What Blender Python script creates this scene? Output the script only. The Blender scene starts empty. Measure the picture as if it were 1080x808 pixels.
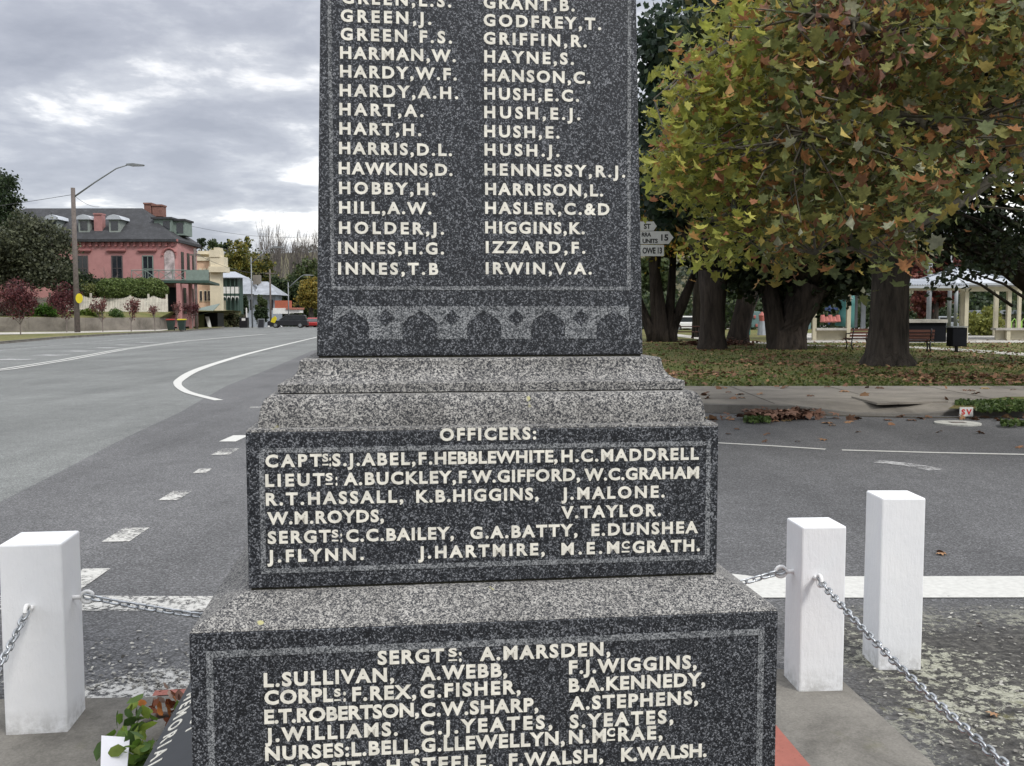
import bpy, math, random
import numpy as np
from mathutils import Vector, Matrix
random.seed(7); RNG = np.random.default_rng(7)
S = bpy.context.scene
COL = S.collection
PI = math.pi

# ------------------------------------------------------------------ camera
F_PX, PITCH, ROLL, EYE = 1021.19, 0.0695, -0.0009, 1.5
Fv = np.array([0, math.cos(PITCH), -math.sin(PITCH)]); Rv = np.array([1., 0, 0]); Uv = np.cross(Rv, Fv)
R2 = Rv*math.cos(ROLL)+Uv*math.sin(ROLL); U2 = -Rv*math.sin(ROLL)+Uv*math.cos(ROLL)
EYEP = np.array([0, 0, EYE])
def ray(px, py):
    return Fv + R2*((px-540)/F_PX) - U2*((py-404)/F_PX)
def at(px, py, Y):            # point on the pixel's ray at world depth Y
    d = ray(px, py); return EYEP + d*(Y/d[1])
def gr(px, py, z=0.0):        # point where the pixel's ray meets height z
    d = ray(px, py); return EYEP + d*((z-EYE)/d[2])
cam = bpy.data.cameras.new('camera'); co = bpy.data.objects.new('camera', cam); COL.objects.link(co)
cam.sensor_width = 36; cam.lens = 36*F_PX/1080; cam.clip_end = 9000; cam.clip_start = .05
M = Matrix(((R2[0], U2[0], -Fv[0], 0), (R2[1], U2[1], -Fv[1], 0), (R2[2], U2[2], -Fv[2], EYE), (0, 0, 0, 1)))
co.matrix_world = M
S.camera = co
S.view_settings.view_transform = 'Standard'; S.view_settings.look = 'None'
S.view_settings.exposure = 0.68; S.view_settings.gamma = 1

# ------------------------------------------------------------------ materials
class NT:
    def __init__(s, m): s.t = m.node_tree; s.n = s.t.nodes
    def add(s, ty, **k):
        n = s.n.new(ty)
        for a, v in k.items():
            if a.startswith('i_'):
                key = a[2:]; key = int(key) if key.isdigit() else key.replace('_', ' ')
                n.inputs[key].default_value = v
            else: setattr(n, a, v)
        return n
    def ln(s, a, b): s.t.links.new(a, b)
    def ramp(s, fac, stops, interp='LINEAR'):
        r = s.n.new('ShaderNodeValToRGB'); r.color_ramp.interpolation = interp
        e = r.color_ramp.elements
        while len(e) < len(stops): e.new(.5)
        for q, (p, c) in zip(e, stops): q.position = p; q.color = (*c, 1) if len(c) == 3 else c
        s.ln(fac, r.inputs[0]); return r.outputs[0]
    def noise(s, sc, det=4, rough=.6, vec=None, dist=0):
        n = s.add('ShaderNodeTexNoise'); n.inputs['Scale'].default_value = sc; n.inputs['Detail'].default_value = det
        n.inputs['Roughness'].default_value = rough; n.inputs['Distortion'].default_value = dist
        if vec: s.ln(vec, n.inputs['Vector'])
        return n.outputs['Fac']
    def vor(s, sc, vec=None, feature='F1'):
        n = s.add('ShaderNodeTexVoronoi', feature=feature); n.inputs['Scale'].default_value = sc
        if vec: s.ln(vec, n.inputs['Vector'])
        return n
    def mix(s, f, a, b, mode='MIX'):
        n = s.n.new('ShaderNodeMix'); n.data_type = 'RGBA'; n.blend_type = mode
        for v, i in ((f, 0), (a, 6), (b, 7)):
            if isinstance(v, (int, float)): n.inputs[i].default_value = v
            elif isinstance(v, tuple): n.inputs[i].default_value = (*v, 1)
            else: s.ln(v, n.inputs[i])
        return n.outputs[2]
    def math(s, op, a, b=None):
        n = s.n.new('ShaderNodeMath'); n.operation = op
        for v, i in ((a, 0), (b, 1)):
            if v is None: continue
            if isinstance(v, (int, float)): n.inputs[i].default_value = v
            else: s.ln(v, n.inputs[i])
        return n.outputs[0]
def newmat(name, rough=.7, spec=.5, metal=0):
    m = bpy.data.materials.new(name); m.use_nodes = True; t = NT(m)
    b = t.n['Principled BSDF']; b.inputs['Roughness'].default_value = rough; b.inputs['Metallic'].default_value = metal
    b.inputs['Specular IOR Level'].default_value = spec
    tc = t.add('ShaderNodeTexCoord'); t.b = b; t.obj = tc.outputs['Object']; t.m = m
    t.geo = t.add('ShaderNodeNewGeometry').outputs['Position']
    return m, t
def bump(t, h, strength=.3, dist=.002):
    n = t.n.new('ShaderNodeBump'); n.inputs['Strength'].default_value = strength; n.inputs['Distance'].default_value = dist
    t.ln(h, n.inputs['Height']); t.ln(n.outputs[0], t.b.inputs['Normal'])
def simple(name, c, rough=.6, var=.15, sc=3, metal=0, spec=.5, fine=0):
    m, t = newmat(name, rough, spec, metal)
    n = t.noise(sc, 5, .65, t.geo)
    a = tuple(x*(1-var) for x in c); b = tuple(min(1, x*(1+var)) for x in c)
    o = t.ramp(n, [(.3, a), (.7, b)])
    if fine:
        o = t.mix(t.ramp(t.noise(fine, 3, .6, t.geo), [(.35, (0, 0, 0)), (.65, (1, 1, 1))]), o, tuple(x*.65 for x in c))
    t.ln(o, t.b.inputs['Base Color']); return m
def granite(name, stops, rough, sc=330, stain=.3, bs=.0, spec=.5):
    m, t = newmat(name, rough, spec)
    v = t.vor(sc, t.geo); v2 = t.vor(sc*.52, t.geo)
    g = t.n.new('ShaderNodeSeparateColor'); t.ln(v.outputs['Color'], g.inputs[0])
    g2 = t.n.new('ShaderNodeSeparateColor'); t.ln(v2.outputs['Color'], g2.inputs[0])
    mx = t.math('ADD', t.math('MULTIPLY', g.outputs[0], .6), t.math('MULTIPLY', g2.outputs[1], .4))
    big = t.noise(55, 3, .6, t.geo)
    mx = t.math('ADD', mx, t.math('MULTIPLY', t.math('SUBTRACT', big, .5), .28))
    c = t.ramp(mx, stops)
    mpv = t.add('ShaderNodeMapping'); mpv.inputs['Scale'].default_value = (1, 1, .35); t.ln(t.geo, mpv.inputs[0])
    st = t.noise(5.5, 7, .7, mpv.outputs[0], .8)
    sr = t.ramp(st, [(.38, (1-stain,)*3), (.62, (1, 1, 1))])
    c = t.mix(1.0, c, sr, 'MULTIPLY')
    t.ln(c, t.b.inputs['Base Color'])
    if bs: bump(t, mx, bs, .0015)
    return m, t
MAT = {}
MAT['polish'], _ = granite('polished_granite', [(.34, (.006, .007, .010)), (.54, (.020, .023, .029)), (.66, (.062, .068, .078)), (.84, (.24, .25, .27))], .35, 500, .2)
MAT['axed'], _ = granite('axed_granite', [(.28, (.03, .034, .04)), (.42, (.105, .112, .12)), (.6, (.20, .21, .22)), (.82, (.34, .35, .36))], .75, 500, .2, .3)
MAT['rough'], _t = granite('rough_granite', [(.26, (.03, .032, .038)), (.40, (.115, .115, .118)), (.57, (.215, .21, .20)), (.80, (.45, .44, .415))], .9, 470, .28, .6)
# lichen specks on rough granite
_n = _t.noise(16, 3, .5, _t.geo); _f = _t.ramp(_n, [(.735, (0, 0, 0)), (.76, (1, 1, 1))])
_l = _t.b.inputs['Base Color'].links[0].from_socket
_t.ln(_t.mix(_f, _l, (.42, .40, .20)), _t.b.inputs['Base Color'])
MAT['joint'] = simple('mossy_joint', (.035, .033, .022), .95, .5, 60)
MAT['letter'] = simple('cream_letter_paint', (.74, .715, .63), .6, .18, 40)
MAT['slate'] = simple('dark_plaque_stone', (.02, .025, .033), .5, .25, 40, fine=300)

def asphalt(name, base, grain=.45, crack=0, lichen=False, sc=160):
    m, t = newmat(name, .85, .3)
    v = t.vor(sc, t.geo); s = t.n.new('ShaderNodeSeparateColor'); t.ln(v.outputs['Color'], s.inputs[0])
    c = t.ramp(s.outputs[0], [(0, tuple(x*(1-grain) for x in base)), (.7, base), (1, tuple(x*(1+1.5*grain) for x in base))])
    big = t.ramp(t.noise(.35, 6, .6, t.geo, .5), [(.3, (.80,)*3), (.7, (1.13, 1.13, 1.12))])
    mid = t.ramp(t.noise(3.2, 6, .7, t.geo), [(.3, (.86,)*3), (.7, (1.08,)*3)])
    c = t.mix(1, t.mix(1, c, big, 'MULTIPLY'), mid, 'MULTIPLY')
    mp = t.add('ShaderNodeMapping'); mp.inputs['Scale'].default_value = (.9, .07, 1); mp.inputs['Rotation'].default_value = (0, 0, .12); t.ln(t.geo, mp.inputs[0])
    st = t.ramp(t.noise(.9, 5, .65, mp.outputs[0]), [(.34, (.80,)*3), (.5, (.98,)*3), (.66, (1.10,)*3)])
    oil = t.ramp(t.noise(1.7, 5, .7, t.geo, .3), [(.66, (1, 1, 1)), (.74, (.80,)*3)])
    c = t.mix(1, c, oil, 'MULTIPLY')
    c = t.mix(1, c, st, 'MULTIPLY')
    if crack:
        n2 = t.add('ShaderNodeTexNoise'); n2.inputs['Scale'].default_value = 6; n2.inputs['Detail'].default_value = 4; t.ln(t.geo, n2.inputs[0])
        vv = t.add('ShaderNodeVectorMath', operation='MULTIPLY_ADD'); t.ln(n2.outputs['Color'], vv.inputs[0]); vv.inputs[1].default_value = (.12, .12, 0); t.ln(t.geo, vv.inputs[2])
        ve = t.vor(4.2, vv.outputs[0], 'DISTANCE_TO_EDGE')
        f = t.ramp(ve.outputs['Distance'], [(.0, (1, 1, 1)), (.028, (0, 0, 0))])
        sx = t.n.new('ShaderNodeSeparateXYZ'); t.ln(t.geo, sx.inputs[0])
        mask = t.math('MULTIPLY', t.ramp(t.noise(.9, 3, .5, t.geo), [(.42, (0, 0, 0)), (.55, (1, 1, 1))]), t.ramp(t.math('MULTIPLY', sx.outputs[1], .1), [(.38, (1, 1, 1)), (.56, (0, 0, 0))]))
        c = t.mix(t.math('MULTIPLY', f, t.math('MULTIPLY', mask, .75)), c, (.02, .02, .02))
    t.ln(c, t.b.inputs['Base Color']); bump(t, s.outputs[0], .35, .003)
    return m, t
MAT['road'], _ = asphalt('road_asphalt', (.172, .180, .176), .42, sc=120)
MAT['patch'], _t = asphalt('patched_asphalt', (.126, .127, .131), .5, crack=1, sc=120)
# rough oily grit and lichen zone next to the memorial kerb
sx = _t.n.new('ShaderNodeSeparateXYZ'); _t.ln(_t.geo, sx.inputs[0])
near = _t.ramp(_t.math('MULTIPLY', sx.outputs[1], .1), [(.44, (1, 1, 1)), (.50, (0, 0, 0))])
rightz = _t.ramp(_t.math('MULTIPLY', sx.outputs[0], .1), [(.12, (0, 0, 0)), (.16, (1, 1, 1))])
zone = _t.math('MULTIPLY', near, rightz)
grit = _t.ramp(_t.noise(26, 8, .75, _t.geo), [(.42, (.018, .017, .015)), (.52, (.055, .052, .046)), (.66, (.13, .125, .11))])
base = _t.b.inputs['Base Color'].links[0].from_socket
c1 = _t.mix(_t.math('MULTIPLY', zone, .85), base, grit)
pn = _t.noise(24, 9, .76, _t.geo, .4); pl = _t.noise(1.3, 3, .5, _t.geo)
lf = _t.ramp(_t.math('ADD', pn, _t.math('MULTIPLY', _t.math('SUBTRACT', pl, .5), .75)), [(.56, (0, 0, 0)), (.575, (1, 1, 1))])
lcol = _t.ramp(_t.noise(70, 5, .7, _t.geo), [(.35, (.17, .17, .13)), (.6, (.38, .38, .31))])
c2 = _t.mix(_t.math('MULTIPLY', zone, lf), c1, lcol)
mo = _t.ramp(_t.noise(3.5, 6, .65, _t.geo), [(.63, (0, 0, 0)), (.68, (1, 1, 1))])
c3 = _t.mix(_t.math('MULTIPLY', zone, _t.math('MULTIPLY', mo, .6)), c2, (.10, .095, .02))
_t.ln(c3, _t.b.inputs['Base Color'])

def paint(name, c, wear=.5, sc=14, rough=.7):
    m, t = newmat(name, rough)
    n = t.math('ADD', t.math('MULTIPLY', t.noise(sc, 9, .8, t.geo), .7), t.math('MULTIPLY', t.noise(2.3, 4, .6, t.geo), .3))
    t.ln(t.ramp(t.noise(30, 4, .6, t.geo), [(.3, tuple(x*.8 for x in c)), (.7, c)]), t.b.inputs['Base Color'])
    tr = t.n.new('ShaderNodeBsdfTransparent'); mx = t.n.new('ShaderNodeMixShader')
    f = t.ramp(n, [(wear-.04, (0, 0, 0)), (wear+.02, (1, 1, 1))])
    t.ln(f, mx.inputs[0]); t.ln(tr.outputs[0], mx.inputs[1]); t.ln(t.b.outputs[0], mx.inputs[2])
    t.ln(mx.outputs[0], t.n['Material Output'].inputs[0]); return m
MAT['line'] = paint('line_paint', (.58, .58, .55), .385, 26)
MAT['line_worn'] = paint('worn_line_paint', (.54, .535, .505), .495, 32)
MAT['line_faint'] = paint('faint_line_paint', (.5, .5, .5), .5, 20)
MAT['redpaint'] = paint('worn_red_paint', (.34, .11, .08), .40, 22)

def concrete(name, c, sc=2.5, moss=0):
    m, t = newmat(name, .9, .25)
    a = t.ramp(t.noise(sc, 8, .7, t.geo, .4), [(.3, tuple(x*.55 for x in c)), (.52, c), (.75, tuple(x*1.35 for x in c))])
    f = t.ramp(t.noise(120, 3, .6, t.geo), [(.3, (.78,)*3), (.7, (1.12,)*3)])
    a = t.mix(1, a, f, 'MULTIPLY')
    if moss: a = t.mix(t.math('MULTIPLY', t.ramp(t.noise(2.2, 6, .7, t.geo), [(.6, (0, 0, 0)), (.7, (1, 1, 1))]), moss), a, (.10, .10, .03))
    t.ln(a, t.b.inputs['Base Color']); bump(t, t.noise(180, 4, .6, t.geo), .3, .002); return m
MAT['slab'] = concrete('weathered_concrete', (.19, .18, .16), 3, .25)
MAT['footpath'] = concrete('footpath_concrete', (.24, .22, .19), .9, .2)
MAT['kerb'] = concrete('kerb_concrete', (.17, .16, .145), 1.5, .15)
MAT['lightslab'] = concrete('pale_concrete', (.46, .44, .40), .8)
MAT['stone'] = concrete('stone_wall', (.21, .19, .165), .8, .5)

m, t = newmat('white_post_paint', .6, .4)
c = t.ramp(t.noise(3, 5, .6, t.geo), [(.3, (.77, .785, .81)), (.7, (.85, .855, .86))])
sc_ = t.ramp(t.noise(30, 7, .8, t.geo), [(.665, (0, 0, 0)), (.69, (1, 1, 1))])
c = t.mix(t.math('MULTIPLY', sc_, .5), c, (.30, .29, .27))
sx = t.n.new('ShaderNodeSeparateXYZ'); t.ln(t.geo, sx.inputs[0])
dirt = t.math('MULTIPLY', t.ramp(sx.outputs[2], [(0, (1, 1, 1)), (.11, (0, 0, 0))]), t.ramp(t.noise(22, 6, .7, t.geo), [(.4, (0, 0, 0)), (.6, (1, 1, 1))]))
c = t.mix(t.math('MULTIPLY', dirt, .5), c, (.16, .15, .12))
t.ln(c, t.b.inputs['Base Color']); mpz = t.add('ShaderNodeMapping'); mpz.inputs['Scale'].default_value = (1, 1, .25); t.ln(t.geo, mpz.inputs[0])
bump(t, t.math('ADD', t.noise(22, 7, .75, t.geo), t.noise(60, 3, .6, mpz.outputs[0])), .38, .005); MAT['post'] = m
MAT['steel'] = simple('galvanised_steel', (.42, .44, .46), .38, .3, 50, metal=.85)
MAT['eyewhite'] = simple('painted_eye_bolt', (.78, .78, .77), .5, .08, 40)

def grass(name, a, b, dry):
    m, t = newmat(name, .9, .2)
    n = t.noise(14, 8, .75, t.geo)
    c = t.ramp(n, [(.3, a), (.65, b)])
    c = t.mix(t.ramp(t.noise(.5, 6, .7, t.geo, .5), [(.42, (0, 0, 0)), (.62, (1, 1, 1))]), c, dry)
    f = t.ramp(t.noise(60, 4, .7, t.geo), [(.3, (.55,)*3), (.7, (1.3,)*3)])
    t.ln(t.mix(1, c, f, 'MULTIPLY'), t.b.inputs['Base Color']); bump(t, n, .8, .03); return m
MAT['lawn'] = grass('park_lawn', (.055, .078, .018), (.125, .15, .038), (.17, .13, .055))
MAT['verge'] = grass('verge_grass', (.07, .09, .025), (.14, .15, .05), (.2, .17, .08))
MAT['field'] = grass('far_field', (.05, .055, .03), (.09, .085, .04), (.13, .11, .06))

def leafmat(name, trans=.3, rough=.55):
    m = bpy.data.materials.new(name); m.use_nodes = True; t = NT(m)
    b = t.n['Principled BSDF']; b.inputs['Roughness'].default_value = rough; b.inputs['Specular IOR Level'].default_value = .35
    a = t.add('ShaderNodeVertexColor', layer_name='Col')
    g = t.add('ShaderNodeNewGeometry')
    f = t.ramp(t.noise(22, 4, .6, g.outputs['Position']), [(.3, (.72,)*3), (.7, (1.2,)*3)])
    c = t.mix(1, a.outputs[0], f, 'MULTIPLY')
    t.ln(c, b.inputs['Base Color'])
    tr = t.n.new('ShaderNodeBsdfTranslucent'); mx = t.n.new('ShaderNodeMixShader'); mx.inputs[0].default_value = trans
    t.ln(c, tr.inputs[0]); t.ln(b.outputs[0], mx.inputs[1]); t.ln(tr.outputs[0], mx.inputs[2]); t.ln(mx.outputs[0], t.n['Material Output'].inputs[0])
    return m
MAT['leaf'] = leafmat('leaves'); MAT['planeleaf'] = leafmat('plane_leaves', .42, .6); MAT['litter'] = leafmat('fallen_leaf', .05, .8)
def bark(name, a, b, sc=5):
    m, t = newmat(name, .95, .2)
    mp = t.add('ShaderNodeMapping'); mp.inputs['Scale'].default_value = (1, 1, .16); t.ln(t.geo, mp.inputs[0])
    n = t.noise(sc, 7, .7, mp.outputs[0], .6)
    t.ln(t.ramp(n, [(.32, a), (.66, b)]), t.b.inputs['Base Color']); bump(t, n, 1.0, .06); return m
MAT['bark'] = bark('dark_bark', (.010, .009, .008), (.06, .050, .042))
MAT['barkdark'] = bark('shaded_dark_bark', (.012, .010, .009), (.06, .048, .04))
MAT['barkgrey'] = bark('grey_bark', (.06, .055, .05), (.20, .19, .17))
MAT['twig'] = simple('bare_twigs', (.17, .145, .13), .9)
MAT['poplar'] = simple('poplar_bark', (.15, .135, .125), .9)
MAT['plbark'] = simple('plane_bark', (.11, .10, .075), .85, .5, 8)

m, t = newmat('pink_render', .85)
c = t.ramp(t.noise(1.2, 7, .7, t.geo), [(.3, (.38, .185, .18)), (.7, (.47, .24, .23))])
t.ln(c, t.b.inputs['Base Color']); MAT['pink'] = m
MAT['pinktrim'] = simple('pink_trim', (.34, .14, .135), .8)
MAT['roofslate'] = simple('slate_roof', (.045, .047, .052), .85, .6, 1.1, fine=5)
MAT['cream'] = simple('cream_render', (.62, .56, .42), .8, .12, .8)
MAT['peach'] = simple('peach_render', (.60, .42, .29), .8, .1)
MAT['glass'] = simple('dark_glass', (.02, .024, .03), .12, .3, 1, spec=.8)
MAT['white'] = simple('white_paint', (.68, .68, .66), .6, .12, 2)
MAT['dormer'] = simple('dormer_grey_paint', (.24, .27, .25), .7)
MAT['winframe'] = simple('window_frame', (.10, .085, .085), .7)
MAT['sage'] = simple('sage_green_paint', (.18, .23, .205), .7)
MAT['dkgreen'] = simple('dark_green_paint', (.035, .07, .055), .6)
MAT['metalroof'] = simple('pale_metal_roof', (.42, .45, .49), .45, .12, 1)
MAT['cotroof'] = simple('aged_metal_roof', (.27, .29, .32), .6, .3, .8)
MAT['cotwall'] = simple('pale_blue_weatherboard', (.30, .33, .37), .7, .2, .7)
MAT['matblack'] = simple('matt_black_paint', (.008, .009, .012), .8, .3, 2, spec=.15)
MAT['greyroof'] = simple('grey_roof', (.30, .33, .37), .5)
MAT['wood'] = simple('grey_timber_pole', (.13, .11, .10), .9, .3, 5)
MAT['lampmetal'] = simple('lamp_galvanised', (.20, .215, .225), .5, .1, 2, metal=.3)
MAT['brick'] = simple('chimney_brick', (.20, .10, .08), .9, .3, 4)
MAT['chimpink'] = simple('pink_chimney', (.36, .18, .17), .85)
MAT['fencew'] = simple('cream_picket', (.58, .55, .48), .75, .25, 2)
MAT['black'] = simple('black_paint', (.012, .013, .016), .35, .2, 2)
MAT['rubber'] = simple('tyre_rubber', (.02, .02, .02), .85)
MAT['yellow'] = simple('yellow_plastic', (.60, .50, .02), .5, .1)
MAT['redlid'] = simple('red_lid', (.35, .04, .03), .5)
MAT['bing'] = simple('green_bin_plastic', (.018, .035, .03), .5)
MAT['orange'] = simple('orange_paint', (.36, .10, .055), .7)
MAT['carred'] = simple('red_car_paint', (.35, .03, .03), .3)
MAT['carwhite'] = simple('white_car_paint', (.7, .7, .7), .3, .03)
MAT['sand'] = simple('cream_timber', (.50, .46, .34), .7, .1)
MAT['slat'] = simple('red_brown_slats', (.13, .05, .035), .6)
MAT['teal'] = simple('teal_plastic', (.03, .13, .12), .6)
MAT['blue'] = simple('blue_plastic', (.03, .06, .17), .6)
MAT['coral'] = simple('coral_plastic', (.38, .12, .10), .6)
MAT['tealwall'] = simple('grey_teal_panel', (.13, .22, .22), .7)
MAT['signw'] = simple('sign_face', (.62, .63, .60), .5, .08, 6)
MAT['signk'] = simple('sign_black', (.02, .02, .02), .6)
MAT['red'] = simple('sign_red', (.55, .03, .03), .6)
MAT['card'] = simple('white_card', (.75, .75, .78), .4, .04)
MAT['lamplens'] = simple('lamp_lens', (.5, .5, .5), .3)
MAT['dirt'] = simple('gutter_dirt', (.05, .042, .03), .95, .4, 9)
MAT['cover'] = concrete('cover_concrete', (.50, .50, .46), 5)

# ------------------------------------------------------------------ mesh helpers
class MB:
    def __init__(s): s.v = []; s.f = []; s.mi = []; s.c = 0
    def add(s, vs, fs, mi=0):
        o = len(s.v); s.v.extend([tuple(map(float, v)) for v in vs]); s.f.extend([tuple(i+o for i in f) for f in fs]); s.mi.extend([mi]*len(fs)); return s
    def box(s, x0, x1, y0, y1, z0, z1, mi=0, M=None):
        v = [(x, y, z) for z in (z0, z1) for (x, y) in ((x0, y0), (x1, y0), (x1, y1), (x0, y1))]
        if M is not None: v = [tuple(M @ Vector(p)) for p in v]
        return s.add(v, [(3, 2, 1, 0), (4, 5, 6, 7), (0, 1, 5, 4), (1, 2, 6, 5), (2, 3, 7, 6), (3, 0, 4, 7)], mi)
    def rings(s, prof, mi=0, cap=True):        # square rings (half width, z)
        v = []
        for w, z in prof: v += [(-w, -w, z), (w, -w, z), (w, w, z), (-w, w, z)]
        f = []
        for k in range(len(prof)-1):
            for i in range(4): j = (i+1) % 4; f.append((4*k+i, 4*k+j, 4*k+4+j, 4*k+4+i))
        if cap: f.append((3, 2, 1, 0)); n = 4*len(prof)-4; f.append((n, n+1, n+2, n+3))
        return s.add(v, f, mi)
    def tube(s, pts, rad, n=8, mi=0, cap=True, wob=0):
        pts = [Vector(p) for p in pts]
        if not hasattr(rad, '__len__'): rad = [rad]*len(pts)
        v = []; up = Vector((0, 0, 1))
        for i, p in enumerate(pts):
            d = (pts[min(i+1, len(pts)-1)]-pts[max(i-1, 0)]).normalized()
            a = d.cross(up if abs(d.z) < .95 else Vector((0, 1, 0))).normalized()
            if i and a.dot(pa) < 0: a = -a
            pa = a
            b = d.cross(a)
            for k in range(n):
                t_ = 2*PI*k/n; r = rad[i]*(1+wob*math.sin(3.1*k+1.7*i)*.5+wob*math.sin(5*k)*.5)
                v.append(p+a*math.cos(t_)*r+b*math.sin(t_)*r)
        f = [(i*n+k, i*n+(k+1) % n, (i+1)*n+(k+1) % n, (i+1)*n+k) for i in range(len(pts)-1) for k in range(n)]
        if cap: f.append(tuple(range(n-1, -1, -1))); f.append(tuple((len(pts)-1)*n+k for k in range(n)))
        return s.add(v, f, mi)
    def prism(s, poly, z0, z1, mi=0):
        n = len(poly); v = [(x, y, z0) for x, y in poly]+[(x, y, z1) for x, y in poly]
        return s.add(v, [tuple(range(n-1, -1, -1)), tuple(range(n, 2*n))]+[(i, (i+1) % n, n+(i+1) % n, n+i) for i in range(n)], mi)
    def prism_xz(s, poly, y0, y1, mi=0):   # outline in x,z extruded along y
        n = len(poly); v = [(x, y0, z) for x, z in poly]+[(x, y1, z) for x, z in poly]
        return s.add(v, [tuple(range(n)), tuple(range(2*n-1, n-1, -1))]+[(i, n+i, n+(i+1) % n, (i+1) % n) for i in range(n)], mi)
    def sheet(s, poly, z, mi=0):
        return s.add([(p[0], p[1], z) for p in poly], [tuple(range(len(poly)))], mi)
    def ribbon(s, pts, w, z, mi=0):
        P = [Vector((p[0], p[1])) for p in pts]; L = []; R = []
        if not hasattr(w, '__len__'): w = [w]*len(P)
        for i, p in enumerate(P):
            d = (P[min(i+1, len(P)-1)]-P[max(i-1, 0)]).normalized(); nrm = Vector((-d.y, d.x))
            L.append(p+nrm*w[i]/2); R.append(p-nrm*w[i]/2)
        v = [(p.x, p.y, z) for p in L]+[(p.x, p.y, z) for p in R]; n = len(P)
        return s.add(v, [(i+n, i+1+n, i+1, i) for i in range(n-1)], mi)
    def build(s, name, mats, parent=None, smooth=False, bevel=0):
        me = bpy.data.meshes.new(name); me.from_pydata(s.v, [], s.f)
        if not isinstance(mats, (list, tuple)): mats = [mats]
        for m in mats: me.materials.append(MAT[m] if isinstance(m, str) else m)
        me.polygons.foreach_set('material_index', s.mi)
        if smooth: me.polygons.foreach_set('use_smooth', [True]*len(s.f))
        me.update(); o = bpy.data.objects.new(name, me); COL.objects.link(o)
        if parent: o.parent = parent
        if bevel:
            b = o.modifiers.new('bevel', 'BEVEL'); b.width = bevel; b.segments = 2; b.limit_method = 'ANGLE'
        return o
def thing(name, label, cat, loc=(0, 0, 0), rz=0, group=None):
    o = bpy.data.objects.new(name, None); COL.objects.link(o); o.location = loc; o.rotation_euler = (0, 0, rz); return tag(o, label, cat, group)
def tag(o, label, cat, group=None, kind=None):
    o['label'] = label; o['category'] = cat
    if group: o['group'] = group
    if kind: o['kind'] = kind
    return o
def struct(o, label=None):
    o['kind'] = 'structure'
    return o
def dup(root, loc, rz=0, label=None, scale=None):
    r = root.copy(); COL.objects.link(r); r.location = loc; r.rotation_euler = (0, 0, rz)
    if scale: r.scale = scale
    if label: r['label'] = label
    for ch in list(root.children):
        c = ch.copy(); COL.objects.link(c); c.parent = r
        for g in list(ch.children):
            d = g.copy(); COL.objects.link(d); d.parent = c
    return r

# leaf clouds --------------------------------------------------------
LEAF = {
 'oval': (np.array([(0, -.5, 0), (.28, -.1, .04), (.2, .3, .02), (0, .5, -.05), (-.2, .3, .02), (-.28, -.1, .04)]), [(0, 1, 2, 3, 4, 5)]),
 'quad': (np.array([(0, -.5, 0), (.42, 0, .08), (0, .5, 0), (-.42, 0, .08)]), [(0, 1, 2, 3)]),
}
_pl = [(0, -.48), (.14, -.30), (.44, -.34), (.34, -.10), (.52, .14), (.24, .16), (.22, .30), (0, .56), (-.22, .30), (-.24, .16), (-.52, .14), (-.34, -.10), (-.44, -.34), (-.14, -.30)]
_v = [(0, -.05, .0)]+[(x, y, -.30*(x*x+y*y)-(.10 if abs(x) > .4 else 0)+.05) for x, y in _pl]
LEAF['plane'] = (np.array(_v), [(0, i, i % 14+1) for i in range(1, 15)])
LEAF['curl'] = (np.array([(0, -.5, 0), (.16, -.2, .10), (.30, .02, .22), (.14, .25, .10), (.02, .55, -.12), (-.14, .25, .10), (-.34, .05, .18), (-.16, -.2, .08), (0, .02, 0)]), [(8, i, (i+1) % 8) for i in range(8)])
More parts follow.
